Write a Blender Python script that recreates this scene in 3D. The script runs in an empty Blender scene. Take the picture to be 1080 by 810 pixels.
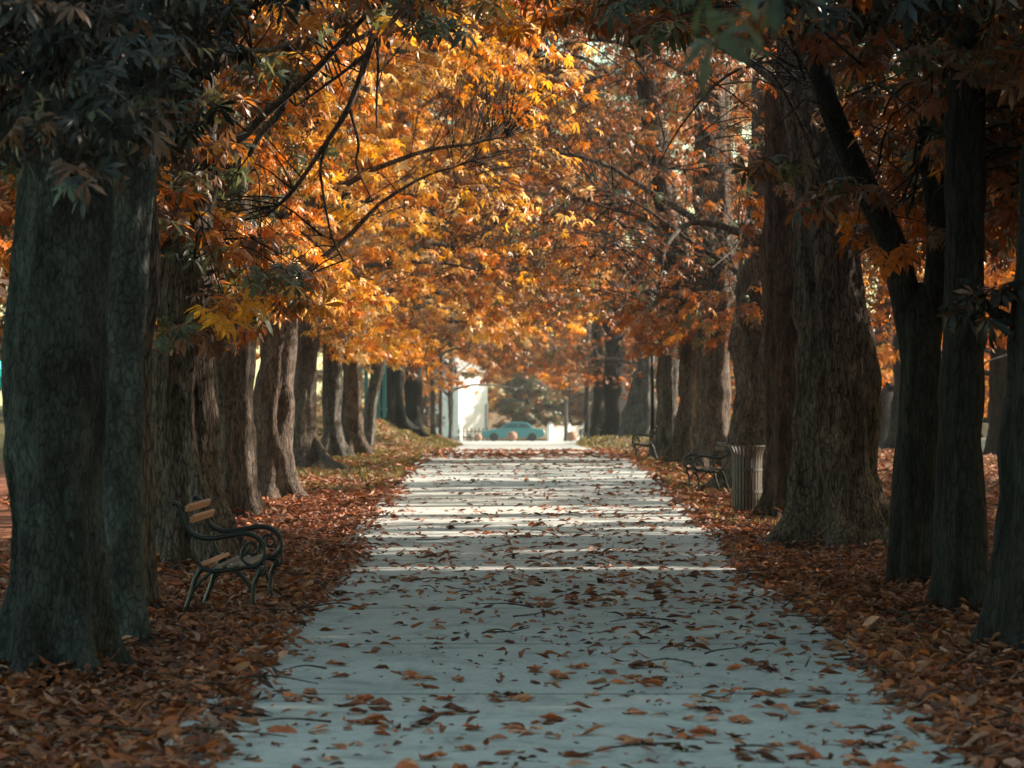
import bpy, math, random
import numpy as np
from mathutils import noise as mnoise
from math import radians, sin, cos, pi

SEED = 7
random.seed(SEED)
rng = np.random.default_rng(SEED)
SC = bpy.context.scene
COL = SC.collection

# ------------------------------------------------------------------ survey
# the avenue was surveyed from the photograph: camera height 1.5 m, focal
# length 3300 px of a 1080 px wide frame, eye level at row 415
F, EYE, HY, CX = 3300.0, 1.5, 415.0, 540.0


def smooth(a, b, x):
    t = np.clip((x - a) / (b - a), 0, 1)
    return t * t * (3 - 2 * t)


def gz(x, d):
    """height of the ground"""
    x = np.asarray(x, float); d = np.asarray(d, float)
    z = -np.clip(d - 75, 0, 190) * 0.0131
    z = z + 1.5 * smooth(-2.4, -6.2, x) * smooth(80, 108, d) * (1 - smooth(165, 205, d))
    z = z + 0.38 * smooth(3.0, 4.4, x) * smooth(118, 130, d) * (1 - smooth(170, 205, d))
    z = z - 0.075 * (smooth(-1.50, -1.95, x + .012 * (d - 12) * (d > 12)) + smooth(2.05, 2.55, x - .012 * (d - 12) * (d > 12))) * (1 - smooth(70, 100, d))
    return z


def dist(y):            # distance of a ground point seen in row y (near part)
    return F * EYE / (y - HY)


def xs(px, d):
    return (px - CX) * d / F


def zs(py, d):
    return EYE + (HY - py) * d / F


# the sun
SUN_EL, SUN_PHI = radians(28), radians(15)      # phi: towards the far end of the avenue, from due right
S = np.array([cos(SUN_EL) * cos(SUN_PHI), cos(SUN_EL) * sin(SUN_PHI), sin(SUN_EL)])
U = np.array([-sin(SUN_PHI), cos(SUN_PHI), 0.0])
V = np.cross(S, U)

# ------------------------------------------------------------------ gaps in the canopy that let the sun through
CELL = 0.16
GU0, GV0, GNU, GNV = -40.0, -70.0, 2600, 900
GAP = {'hard': np.full((GNU, GNV), 1e9, np.float32), 'soft': np.full((GNU, GNV), 1e9, np.float32)}


def open_gap(c, r, kind='hard'):
    G = GAP[kind]
    c = np.asarray(c, float)
    u, v, t = c @ U, c @ V, c @ S
    n = int(r / CELL) + 1
    iu, iv = int((u - GU0) / CELL), int((v - GV0) / CELL)
    for i in range(iu - n, iu + n + 1):
        for j in range(iv - n, iv + n + 1):
            if 0 <= i < GNU and 0 <= j < GNV:
                du, dv = (i + .5) * CELL + GU0 - u, (j + .5) * CELL + GV0 - v
                if du * du + dv * dv <= r * r and t < G[i, j]:
                    G[i, j] = t


def in_gap(p, clear=1.2, rowkeep=.2):
    iu = ((p @ U - GU0) / CELL).astype(int); iv = ((p @ V - GV0) / CELL).astype(int)
    ok = (iu >= 0) & (iu < GNU) & (iv >= 0) & (iv < GNV)
    iu = np.clip(iu, 0, GNU - 1); iv = np.clip(iv, 0, GNV - 1)
    hard = ok & (p @ S > GAP['hard'][iu, iv] + .7)
    cut = ok & (p @ S > GAP['soft'][iu, iv] + clear)
    row = (p[:, 0] < 9) & (p[:, 1] > 44)              # the avenue row itself keeps a share of its leaves
    return hard | (cut & ~(row & (rng.random(len(p)) < rowkeep)))


def gap_strip(d0, d1, x0, x1, prob=1.0, r=0.3):
    st = r * 1.1
    for d in np.arange(d0, d1 + 1e-6, st):
        for x in np.arange(x0, x1, st):
            if rng.random() < prob:
                xx, dd = x + rng.normal() * .05, d + (x - 0.5) * 0.0 + rng.normal() * .05
                open_gap((xx, dd, gz(xx, dd)), r)


def gap_cloud(px0, px1, py0, py1, d0, d1, n, r0, r1):
    for _ in range(n):
        d = rng.uniform(d0, d1)
        open_gap((xs(rng.uniform(px0, px1), d), d, zs(rng.uniform(py0, py1), d)), rng.uniform(r0, r1), 'soft')


# sun on the path and verges
gap_strip(38.3, 42.2, -3.2, 5.0, .46, .21)
gap_strip(32.5, 37.8, -2.4, 3.7, .20, .18)
gap_strip(27.5, 32, -2.2, 3.7, .05, .18)
gap_strip(26.4, 26.8, -1.6, 2.4, .55, .15)
gap_strip(44, 57, -3.0, 4.5, .10, .2)
gap_strip(58.0, 61, -4.2, 4.5, .40, .22)
gap_strip(63.5, 66.5, -4.6, 4.5, .30, .2)
gap_strip(70.5, 73, -4.6, 4.5, .24, .2)
gap_strip(74.0, 86., -3.5, 3.5, .12, .3)
gap_strip(88.0, 150., -4.5, 5.5, .26, .42)
gap_strip(165., 226., -8., 9., .6, .9)
# sun on the gold foliage of the left row
gap_cloud(380, 590, 170, 400, 45, 80, 640, .35, .9)
gap_cloud(250, 460, 20, 330, 40, 60, 100, .3, .6)
gap_cloud(420, 620, 10, 200, 70, 110, 200, .4, .9)
gap_cloud(600, 760, 20, 370, 60, 110, 80, .25, .55)
gap_cloud(470, 620, 250, 440, 120, 240, 240, .6, 1.4)
# sun on trunks
def gap_line(px0, py0, px1, py1, d, r, n=24):
    for k in range(n):
        a = (k + .5) / n
        open_gap((xs(px0 + (px1 - px0) * a, d), d, zs(py0 + (py1 - py0) * a, d)), r)
gap_line(310, 290, 312, 530, 44, .45)
gap_line(232, 440, 245, 560, 26.3, .16)
gap_line(268, 370, 274, 470, 37.8, .15)
gap_line(378, 380, 386, 475, 81, .5)
gap_line(395, 385, 390, 470, 88, .5)
gap_line(772, 250, 768, 460, 63.5, .4)
gap_line(798, 465, 800, 536, 41, .3)
gap_line(912, 380, 935, 540, 30.5, .18)
gap_strip(60, 100, 7, 26, .35, .7)
gap_cloud(900, 1075, 250, 450, 95, 115, 60, .4, .9)

# ------------------------------------------------------------------ object helpers
def mesh_np(name, verts, faces_groups, mat_ids=None, col=None, smooth_shade=False):
    """faces_groups: list of (n,k) int arrays; mat_ids: list of int per group"""
    me = bpy.data.meshes.new(name)
    verts = np.asarray(verts, np.float32)
    loops = np.concatenate([g.ravel() for g in faces_groups]).astype(np.int32)
    counts = np.concatenate([np.full(len(g), g.shape[1]) for g in faces_groups]).astype(np.int32)
    starts = np.concatenate([[0], np.cumsum(counts)[:-1]]).astype(np.int32)
    me.vertices.add(len(verts)); me.vertices.foreach_set('co', verts.ravel())
    me.loops.add(len(loops)); me.loops.foreach_set('vertex_index', loops)
    me.polygons.add(len(counts)); me.polygons.foreach_set('loop_start', starts); me.polygons.foreach_set('loop_total', counts)
    if mat_ids is not None:
        mi = np.concatenate([np.full(len(g), m) for g, m in zip(faces_groups, mat_ids)]).astype(np.int32)
        me.polygons.foreach_set('material_index', mi)
    if smooth_shade:
        me.polygons.foreach_set('use_smooth', np.ones(len(counts), bool))
    if col is not None:
        a = me.color_attributes.new('tint', 'FLOAT_COLOR', 'POINT')
        c4 = np.ones((len(verts), 4), np.float32); c4[:, :3] = col
        a.data.foreach_set('color', c4.ravel())
    me.update(); me.validate()
    return me


def link(name, me, parent=None, mats=(), loc=(0, 0, 0)):
    o = bpy.data.objects.new(name, me)
    COL.objects.link(o)
    o.location = loc
    for m in mats:
        if len(me.materials) < len(mats):
            me.materials.append(m)
    if parent is not None:
        o.parent = parent
    return o


def thing(name, label, cat, loc=(0, 0, 0), rz=0.0, group=None):
    o = bpy.data.objects.new(name, None)
    o.empty_display_size = .2
    COL.objects.link(o)
    o.location = loc; o.rotation_euler = (0, 0, rz)
    return tag(o, label, cat, group)


def tag(o, label, cat, group=None):
    o['label'] = label; o['category'] = cat
    if group: o['group'] = group
    return o


def structure(o, kind='structure'):
    o['kind'] = kind
    return o


class MB:
    """collects simple shapes into one mesh"""
    def __init__(s): s.v = []; s.f = []; s.n = 0
    def add(s, v, f):
        v = [tuple(map(float, p)) for p in v]
        s.f += [tuple(i + s.n for i in q) for q in f]; s.v += v; s.n += len(v); return s
    def box(s, c, sz, rz=0.0, bev=0.0, M=None):
        cx, cy, cz = c; a, b, h = sz[0] / 2, sz[1] / 2, sz[2] / 2
        e = min(bev, a * .9, b * .9, h * .9)
        if e <= 0:
            P = [(x, y, z) for z in (-h, h) for (x, y) in ((-a, -b), (a, -b), (a, b), (-a, b))]
            Q = [(3, 2, 1, 0), (4, 5, 6, 7), (0, 1, 5, 4), (1, 2, 6, 5), (2, 3, 7, 6), (3, 0, 4, 7)]
        else:
            ring = lambda i, z: [(x * (a - i), y * (b - i), z) for (x, y) in ((-1, -1), (1, -1), (1, 1), (-1, 1))]
            def oct_(i, z):
                return [(-a + e, -b + i, z), (a - e, -b + i, z), (a - i, -b + e, z), (a - i, b - e, z), (a - e, b - i, z), (-a + e, b - i, z), (-a + i, b - e, z), (-a + i, -b + e, z)]
            P = ring(e, -h) + oct_(0, -h + e) + oct_(0, h - e) + ring(e, h)
            Q = [(3, 2, 1, 0), (20, 21, 22, 23)]
            for k in range(8): Q.append((4 + k, 4 + (k + 1) % 8, 12 + (k + 1) % 8, 12 + k))
            for k in range(4):
                Q.append((k, (k + 1) % 4, 4 + (2 * k + 1), 4 + 2 * k)); Q.append(((k + 1) % 4, 4 + (2 * k + 2) % 8, 4 + 2 * k + 1))
                Q.append((12 + 2 * k, 12 + 2 * k + 1, 20 + (k + 1) % 4, 20 + k)); Q.append((12 + 2 * k + 1, 12 + (2 * k + 2) % 8, 20 + (k + 1) % 4))
        if M is None:
            cr, sr = cos(rz), sin(rz)
            P = [(cx + x * cr - y * sr, cy + x * sr + y * cr, cz + z) for x, y, z in P]
        else:
            P = [tuple(np.array(c) + np.asarray(M) @ np.array(p)) for p in P]
        return s.add(P, Q)
    def tube(s, pts, rad, n=8, cap=True, squash=1.0, axis=None):
        v, f = tube(pts, rad, n, cap, squash, axis)
        return s.add(v, f)
    def lathe(s, prof, n=24, c=(0, 0, 0), cap=True):
        P = []; Q = []
        for r, z in prof:
            for k in range(n):
                P.append((c[0] + r * cos(2 * pi * k / n), c[1] + r * sin(2 * pi * k / n), c[2] + z))
        for i in range(len(prof) - 1):
            for k in range(n):
                Q.append((i * n + k, i * n + (k + 1) % n, (i + 1) * n + (k + 1) % n, (i + 1) * n + k))
        if cap:
            Q.append(tuple(range(n))[::-1]); Q.append(tuple((len(prof) - 1) * n + k for k in range(n)))
        return s.add(P, Q)
    def build(s, name, mat, parent=None, smooth_shade=False):
        me = bpy.data.meshes.new(name); me.from_pydata(s.v, [], s.f); me.materials.append(mat)
        if smooth_shade:
            for p in me.polygons: p.use_smooth = True
        me.update()
        return link(name, me, parent)


def frames(pts):
    pts = np.asarray(pts, float)
    T = np.gradient(pts, axis=0); T /= np.linalg.norm(T, axis=1)[:, None] + 1e-9
    a = np.array([0., 0, 1.]) if abs(T[0][2]) < .85 else np.array([1., 0, 0])
    N = np.zeros_like(pts)
    n = a - T[0] * (a @ T[0]); n /= np.linalg.norm(n)
    for i in range(len(pts)):
        n = n - T[i] * (n @ T[i]); n /= np.linalg.norm(n) + 1e-9
        N[i] = n
    return T, N, np.cross(T, N)


def tube(pts, rad, n=8, cap=True, squash=1.0, axis=None):
    pts = np.asarray(pts, float)
    T, N, B = frames(pts)
    if axis is not None:                       # keep one side of the section along a fixed axis
        ax = np.asarray(axis, float)
        N = np.tile(ax, (len(pts), 1)); B = np.cross(T, N)
    rad = np.broadcast_to(np.asarray(rad, float), (len(pts),))
    th = np.arange(n) * 2 * pi / n
    ring = (np.cos(th)[None, :, None] * N[:, None, :] * squash + np.sin(th)[None, :, None] * B[:, None, :]) * rad[:, None, None]
    v = (pts[:, None, :] + ring).reshape(-1, 3)
    f = []
    for i in range(len(pts) - 1):
        for k in range(n):
            f.append((i * n + k, i * n + (k + 1) % n, (i + 1) * n + (k + 1) % n, (i + 1) * n + k))
    if cap:
        f.append(tuple(range(n))[::-1]); f.append(tuple((len(pts) - 1) * n + k for k in range(n)))
    return v, f


def spline(P, n):
    """Catmull-Rom through points"""
    P = np.asarray(P, float)
    P = np.vstack([2 * P[0] - P[1], P, 2 * P[-1] - P[-2]])
    out = []
    segs = len(P) - 3
    for t in np.linspace(0, segs - 1e-6, n):
        i = int(t); u = t - i
        p0, p1, p2, p3 = P[i:i + 4]
        out.append(.5 * ((2 * p1) + (-p0 + p2) * u + (2 * p0 - 5 * p1 + 4 * p2 - p3) * u * u + (-p0 + 3 * p1 - 3 * p2 + p3) * u ** 3))
    return np.array(out)


# ------------------------------------------------------------------ materials
def mat_new(name):
    m = bpy.data.materials.new(name); m.use_nodes = True
    nt = m.node_tree; nt.nodes.clear()
    out = nt.nodes.new('ShaderNodeOutputMaterial')
    return m, nt, out


def nd(nt, t, **kw):
    n = nt.nodes.new(t)
    for k, v in kw.items(): setattr(n, k, v)
    return n


def ramp(nt, src, stops):
    r = nd(nt, 'ShaderNodeValToRGB')
    els = r.color_ramp.elements
    while len(els) < len(stops): els.new(.5)
    for e, (p, c) in zip(els, stops):
        e.position = p; e.color = (c[0], c[1], c[2], 1) if len(c) == 3 else c
    nt.links.new(src, r.inputs[0])
    return r.outputs[0]


def noise(nt, vec, scale, detail=5, rough=.6, dist=0.0):
    n = nd(nt, 'ShaderNodeTexNoise'); n.inputs['Scale'].default_value = scale
    n.inputs['Detail'].default_value = detail; n.inputs['Roughness'].default_value = rough; n.inputs['Distortion'].default_value = dist
    if vec is not None: nt.links.new(vec, n.inputs['Vector'])
    return n.outputs[0]


def mapping(nt, scale=(1, 1, 1), coord='Object', rnd=True):
    tc = nd(nt, 'ShaderNodeTexCoord'); mp = nd(nt, 'ShaderNodeMapping')
    mp.inputs['Scale'].default_value = scale
    nt.links.new(tc.outputs[coord], mp.inputs['Vector'])
    if rnd:
        oi = nd(nt, 'ShaderNodeObjectInfo'); mu = nd(nt, 'ShaderNodeMath', operation='MULTIPLY'); mu.inputs[1].default_value = 40
        nt.links.new(oi.outputs['Random'], mu.inputs[0]); nt.links.new(mu.outputs[0], mp.inputs['Location'])
    return mp.outputs[0]


def mixc(nt, fac, a, b, mode='MIX'):
    m = nd(nt, 'ShaderNodeMix', data_type='RGBA', blend_type=mode)
    for i, x in ((0, fac), (6, a), (7, b)):
        if hasattr(x, 'is_linked') or hasattr(x, 'links'): nt.links.new(x, m.inputs[i])
        elif i == 0: m.inputs[0].default_value = x
        else: m.inputs[i].default_value = (*x, 1)
    return m.outputs[2]


def principled(nt, out, col, rough=.7, bump=None, bstr=.5, bdist=.02, metal=0.0, spec=.5):
    p = nd(nt, 'ShaderNodeBsdfPrincipled')
    if hasattr(col, 'links'): nt.links.new(col, p.inputs['Base Color'])
    else: p.inputs['Base Color'].default_value = (*col, 1)
    if hasattr(rough, 'links'): nt.links.new(rough, p.inputs['Roughness'])
    else: p.inputs['Roughness'].default_value = rough
    p.inputs['Metallic'].default_value = metal
    p.inputs['Specular IOR Level'].default_value = spec
    if bump is not None:
        b = nd(nt, 'ShaderNodeBump'); b.inputs['Strength'].default_value = bstr; b.inputs['Distance'].default_value = bdist
        nt.links.new(bump, b.inputs['Height']); nt.links.new(b.outputs[0], p.inputs['Normal'])
    if out is not None: nt.links.new(p.outputs[0], out.inputs['Surface'])
    return p


def bark_mat(name, dark, light, lichen, lichen_amt, fine=1.0, vstretch=.2):
    m, nt, out = mat_new(name)
    v = mapping(nt, (1, 1, vstretch))
    n1 = noise(nt, v, 22 * fine, 8, .68, .6)
    vo = nd(nt, 'ShaderNodeTexVoronoi', feature='DISTANCE_TO_EDGE'); vo.inputs['Scale'].default_value = 30 * fine
    n0 = noise(nt, v, 6, 4, .6)
    vm = nd(nt, 'ShaderNodeVectorMath', operation='ADD'); nt.links.new(v, vm.inputs[0])
    sc = nd(nt, 'ShaderNodeVectorMath', operation='SCALE'); sc.inputs[3].default_value = .07
    cn = nd(nt, 'ShaderNodeTexNoise'); cn.inputs['Scale'].default_value = 9; nt.links.new(v, cn.inputs['Vector'])
    nt.links.new(cn.outputs[1], sc.inputs[0]); nt.links.new(sc.outputs[0], vm.inputs[1]); nt.links.new(vm.outputs[0], vo.inputs['Vector'])
    crack = ramp(nt, vo.outputs[0], [(0, (0, 0, 0)), (.16, (1, 1, 1))])
    n9 = noise(nt, v, 55 * fine, 6, .7)
    n1 = mixc(nt, .4, n1, n9)
    hgt = mixc(nt, .86, crack, n1, 'MIX')
    base = ramp(nt, hgt, [(.38, dark), (.5, tuple(.4 * (a + b) for a, b in zip(dark, light))), (.63, light)])
    v2 = mapping(nt, (1, 1, .6))
    big = noise(nt, v2, 2.6, 7, .65, .4)
    lf = ramp(nt, big, [(.52 - .2 * lichen_amt, (0, 0, 0)), (.72 - .2 * lichen_amt, (lichen_amt,) * 3)])
    lb = mixc(nt, 1.0, lichen, ramp(nt, hgt, [(.36, (.25,) * 3), (.6, (1.1,) * 3)]), 'MULTIPLY')
    c = mixc(nt, lf, base, lb)
    spots = ramp(nt, noise(nt, v2, 19, 7, .75, .8), [(.60, (0, 0, 0)), (.68, (lichen_amt,) * 3)])
    c = mixc(nt, spots, c, tuple(min(1, x * 2.1) for x in lichen))
    tone = ramp(nt, n0, [(.32, (.45, .45, .45)), (.68, (1.35, 1.33, 1.3))])
    c = mixc(nt, 1.0, c, tone, 'MULTIPLY')
    principled(nt, out, c, .92, hgt, 1.0, .05, spec=.25)
    return m


BARK = {
    'lichen': bark_mat('bark_lichen', (.004, .0045, .004), (.034, .036, .034), (.066, .082, .076), .62, 1.1, .36),
    'brown': bark_mat('bark_brown', (.010, .008, .007), (.150, .112, .090), (.12, .13, .11), .25),
    'dark': bark_mat('bark_dark', (.006, .006, .0055), (.030, .027, .025), (.05, .06, .055), .3),
    'smooth': bark_mat('bark_smooth_grey', (.022, .024, .023), (.058, .066, .062), (.08, .10, .094), .6, .8, .5),
    'red': bark_mat('bark_reddish', (.014, .010, .008), (.085, .050, .038), (.06, .05, .04), .2),
    'grey': bark_mat('bark_grey', (.014, .013, .012), (.135, .124, .112), (.12, .125, .115), .45),
}


def leaf_mat(name, trans=.36, rough=.36):
    m, nt, out = mat_new(name)
    at = nd(nt, 'ShaderNodeAttribute', attribute_name='tint')
    tc = mapping(nt, (1, 1, 1), 'Object', False)
    n = noise(nt, tc, 26, 3, .6)
    tone = ramp(nt, n, [(.25, (.62, .58, .55)), (.7, (1.2, 1.2, 1.15))])
    c = mixc(nt, 1.0, at.outputs[0], tone, 'MULTIPLY')
    p = principled(nt, None, c, rough, spec=.4)
    t = nd(nt, 'ShaderNodeBsdfTranslucent'); nt.links.new(mixc(nt, 1.0, c, (1.2, 1.05, .7), 'MULTIPLY'), t.inputs[0])
    mx = nd(nt, 'ShaderNodeMixShader'); mx.inputs[0].default_value = trans
    nt.links.new(p.outputs[0], mx.inputs[1]); nt.links.new(t.outputs[0], mx.inputs[2]); nt.links.new(mx.outputs[0], out.inputs['Surface'])
    return m


LEAF = leaf_mat('autumn_leaf')
DRYLEAF = leaf_mat('dry_leaf', .12, .6)


def simple(name, col, rough=.6, metal=0.0, var=.25, scale=14, bstr=.25, spec=.5):
    m, nt, out = mat_new(name)
    v = mapping(nt)
    n = noise(nt, v, scale, 6, .65)
    c = mixc(nt, 1.0, col, ramp(nt, n, [(.25, (1 - var,) * 3), (.75, (1 + var,) * 3)]), 'MULTIPLY')
    principled(nt, out, c, rough, n, bstr, .004, metal, spec)
    return m


IRON = simple('cast_iron', (.009, .013, .0135), .38, .2, .35, 30, .4)
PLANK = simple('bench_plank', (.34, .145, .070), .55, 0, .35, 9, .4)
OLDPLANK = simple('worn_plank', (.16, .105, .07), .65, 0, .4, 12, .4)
DARKWOOD = simple('dark_stained_slat', (.03, .028, .025), .6, 0, .4, 12, .4)  # darker slat tone for the benches on the right
STONE = simple('pale_stone', (.42, .40, .37), .85, 0, .25, 10)
RUSTBALL = simple('brown_stone', (.24, .12, .075), .8, 0, .3, 8)
PLASTER = simple('white_plaster', (.82, .81, .80), .8, 0, .05, 3)
ROOFM = simple('roof_tile', (.26, .25, .24), .8, 0, .3, 6)
TEAL = simple('teal_paint', (.018, .12, .125), .35, 0, .12, 4, .05)
TEALCAR = simple('teal_car_paint', (.055, .19, .20), .3, 0, .06, 3, .02)
DARKGLASS = simple('car_glass', (.03, .07, .075), .12, 0, .1, 3, .0)
RUBBER = simple('tyre_rubber', (.02, .02, .02), .85, 0, .2, 20)
CANVAS = simple('turquoise_canvas', (.02, .42, .38), .75, 0, .1, 5)
BINSLAT = simple('bin_slat', (.042, .033, .028), .5, 0, .35, 18, .3)
BINDARK = simple('bin_liner', (.02, .02, .02), .6, 0, .2, 10)
GLASSM = simple('lantern_glass', (.5, .5, .47), .2, 0, .05, 5, .0)
WOODPOST = simple('fence_wood', (.30, .15, .08), .7, 0, .3, 8)


def path_mat():
    m, nt, out = mat_new('path_concrete')
    v = mapping(nt, (1, 1, 1), 'Object', False)
    vs = mapping(nt, (1, .55, 1), 'Object', False)
    n1 = noise(nt, v, 38, 8, .7); n2 = noise(nt, v, .55, 6, .65); n3 = noise(nt, vs, 3.2, 7, .7, .5)
    c = ramp(nt, n2, [(.3, (.370, .385, .365)), (.7, (.480, .495, .470))])
    c = mixc(nt, 1.0, c, ramp(nt, n3, [(.28, (.52, .53, .53)), (.48, (.95, .95, .95)), (.75, (1.12, 1.11, 1.10))]), 'MULTIPLY')
    c = mixc(nt, 1.0, c, ramp(nt, n1, [(.3, (.70, .70, .70)), (.7, (1.16, 1.16, 1.16))]), 'MULTIPLY')
    st = ramp(nt, noise(nt, v, 1.7, 8, .75, 1.2), [(.56, (0, 0, 0)), (.68, (.6,) * 3)])
    c = mixc(nt, st, c, (.13, .125, .115))
    # transverse joints
    sp = nd(nt, 'ShaderNodeSeparateXYZ'); nt.links.new(v, sp.inputs[0])
    pp = nd(nt, 'ShaderNodeMath', operation='PINGPONG'); pp.inputs[1].default_value = 1.55
    nt.links.new(sp.outputs[1], pp.inputs[0])
    jt = ramp(nt, pp.outputs[0], [(0.0, (1, 1, 1)), (.018, (.7, .7, .7)), (.034, (0, 0, 0))])
    c = mixc(nt, jt, c, (.07, .065, .06))
    h = mixc(nt, .35, n3, n1)
    principled(nt, out, c, .82, h, .35, .01, spec=.35)
    return m


def ground_mat():
    m, nt, out = mat_new('leafy_ground')
    at = nd(nt, 'ShaderNodeAttribute', attribute_name='tint')      # r: litter share, g: grass share
    sp = nd(nt, 'ShaderNodeSeparateColor'); nt.links.new(at.outputs[0], sp.inputs[0])
    v = mapping(nt, (1, 1, 1), 'Object', False)
    vo = nd(nt, 'ShaderNodeTexVoronoi'); vo.inputs['Scale'].default_value = 9; nt.links.new(v, vo.inputs['Vector'])
    lc = ramp(nt, vo.outputs['Color'], [(.15, (.05, .020, .012)), (.45, (.15, .050, .024)), (.7, (.24, .085, .04)), (.9, (.30, .15, .085))])
    gr = ramp(nt, noise(nt, v, 6, 8, .75), [(.3, (.035, .038, .016)), (.55, (.10, .088, .034)), (.75, (.17, .125, .05))])
    soil = ramp(nt, noise(nt, v, 14, 6, .7), [(.3, (.03, .022, .016)), (.7, (.085, .06, .04))])
    c = mixc(nt, sp.outputs[1], soil, gr)
    cover = nd(nt, 'ShaderNodeMath', operation='MULTIPLY_ADD')
    nz = noise(nt, v, 1.1, 7, .7); nt.links.new(nz, cover.inputs[0]); cover.inputs[1].default_value = 1.6; 
    sb = nd(nt, 'ShaderNodeMath', operation='SUBTRACT'); nt.links.new(sp.outputs[0], sb.inputs[0]); sb.inputs[1].default_value = .9
    nt.links.new(sb.outputs[0], cover.inputs[2])
    cf = ramp(nt, cover.outputs[0], [(.25, (0, 0, 0)), (.55, (1, 1, 1))])
    c = mixc(nt, cf, c, lc)
    hb = noise(nt, v, 30, 5, .7)
    principled(nt, out, c, .9, hb, .8, .03, spec=.2)
    return m


PATHM, GROUNDM = path_mat(), ground_mat()
EDGEM = simple('edging_concrete', (.27, .28, .27), .85, 0, .3, 12)
GRASSM = leaf_mat('grass_blade', .3, .5)

# ------------------------------------------------------------------ ground, path
PE = np.array([  # distance, left edge, right edge of the path
    (-6, -1.30, 1.90), (12, -1.33, 1.95), (20, -1.50, 2.10), (27, -1.48, 2.07), (34, -1.60, 2.16), (43, -1.72, 2.28),
    (62, -1.93, 2.60), (84, -2.0, 2.70), (100, -2.1, 2.75), (150, -2.3, 3.0), (200, -3.3, 4.3), (245, -6.0, 8.0)])


def pl(d): return np.interp(d, PE[:, 0], PE[:, 1])
def pr(d): return np.interp(d, PE[:, 0], PE[:, 2])


def grid_mesh(name, X, Y, Zf, mats, col=None):
    nx, ny = X.shape
    V_ = np.stack([X, Y, Zf], -1).reshape(-1, 3)
    idx = np.arange(nx * ny).reshape(nx, ny)
    q = np.stack([idx[:-1, :-1], idx[1:, :-1], idx[1:, 1:], idx[:-1, 1:]], -1).reshape(-1, 4)
    me = mesh_np(name, V_, [q], None, col, True)
    return link(name, me, None, mats)


gx = np.concatenate([np.linspace(-420, -32, 14), np.linspace(-28, -8, 21), np.linspace(-7.5, 8, 63), np.linspace(9, 30, 22), np.linspace(36, 420, 14)])
gd = np.concatenate([np.linspace(-60, 6, 10), np.linspace(8, 90, 165), np.linspace(92, 270, 90), np.linspace(290, 900, 14)])
X, Y = np.meshgrid(gx, gd, indexing='ij')
Zg = gz(X, Y)
bumpy = .02 * np.sin(X * 1.7 + 1.3 * np.sin(Y * .6)) * np.sin(Y * 1.1 + X * .4) * (np.abs(X - .4) > 3)
litter = np.clip(1.02 - smooth(34, 95, Y) * .55 - smooth(6, 16, np.abs(X)) * .25, 0, 1)
gcol = np.stack([litter, smooth(24, 60, Y), X * 0], -1).reshape(-1, 3)
ground = structure(grid_mesh('ground', X, Y, Zg + bumpy, [GROUNDM], gcol))

pd = np.concatenate([np.linspace(-6, 90, 97), np.linspace(92, 245, 60)])
tt = np.linspace(0, 1, 9)
Lw = pl(pd) + .035 * np.sin(pd * 2.1) + .02 * np.sin(pd * 5.3); Rw = pr(pd) + .035 * np.sin(pd * 1.7 + 1) + .02 * np.sin(pd * 4.4)
PX = Lw[:, None] + (Rw - Lw)[:, None] * tt[None]; PY = np.repeat(pd[:, None], 9, 1)
path = structure(grid_mesh('path', PX.T, PY.T, (gz(PX, PY) + .012).T, [PATHM]))
cp = np.linspace(2.72, 26, 12); cd = np.linspace(106, 116, 6)
CXg, CYg = np.meshgrid(cp, cd, indexing='ij')
cross = structure(grid_mesh('side_path', CXg, CYg + .03 * (CXg - 2.7), gz(CXg, CYg) + .016, [PATHM]))
for side in (-1, 1):
    mb = MB()
    for k in range(0, 90):
        d0, d1 = 5 + k * 1.0, 5 + k * 1.0 + .985
        if random.random() < (.25 if side < 0 else .6): continue
        f = pl if side < 0 else pr
        dm = .5 * (d0 + d1); xm = float(f(dm)) + side * .055; sl = float(f(d1) - f(d0))
        mb.box((xm, dm, float(gz(xm - side * .3, dm)) - (.026 if side < 0 else .03) + random.uniform(-.006, .006)), (.10, .985, .12), rz=-math.atan(sl / .985) + random.uniform(-.008, .008), bev=.012)
    structure(mb.build('path_edging', EDGEM))

# ------------------------------------------------------------------ leaves
def leaflet_near(L, w, ang, droop):
    """8-vert folded leaflet in the leaf plane: length L, width w, rotated by ang"""
    prof = [(0.0, .04), (.38, .62), (.70, 1.0), (1.0, .05)]
    P = []
    for u, ww in prof:
        z = -droop * u * u
        P += [(u * L, -w * ww * .5, z * L + .10 * w * ww), (u * L, 0, z * L), (u * L, w * ww * .5, z * L + .10 * w * ww)]
    P = np.array(P)
    c, s = cos(ang), sin(ang)
    P = np.stack([P[:, 0] * c - P[:, 1] * s, P[:, 0] * s + P[:, 1] * c, P[:, 2]], -1)
    Fq = []
    for i in range(3):
        a = i * 3
        Fq += [(a, a + 3, a + 4, a + 1), (a + 1, a + 4, a + 5, a + 2)]
    return P, np.array(Fq)


def leaflet_far(L, w, ang, droop):
    P = np.array([(0, 0, 0), (.62 * L, -w * .5, -droop * .38 * L), (L, 0, -droop * L), (.62 * L, w * .5, -droop * .38 * L)])
    c, s = cos(ang), sin(ang)
    P = np.stack([P[:, 0] * c - P[:, 1] * s, P[:, 0] * s + P[:, 1] * c, P[:, 2]], -1)
    return P, np.array([(0, 1, 2, 3)])


def leaflet_mid(L, w, ang, droop):
    P = np.array([(0, 0, 0), (.62 * L, -w * .5, -droop * .30 * L), (L, 0, -droop * L), (.62 * L, w * .5, -droop * .30 * L), (.60 * L, 0, -droop * .45 * L - .06 * w)])
    c, s = cos(ang), sin(ang)
    P = np.stack([P[:, 0] * c - P[:, 1] * s, P[:, 0] * s + P[:, 1] * c, P[:, 2]], -1)
    return P, np.array([(0, 1, 4), (1, 2, 4), (2, 3, 4), (3, 0, 4)])


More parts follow.
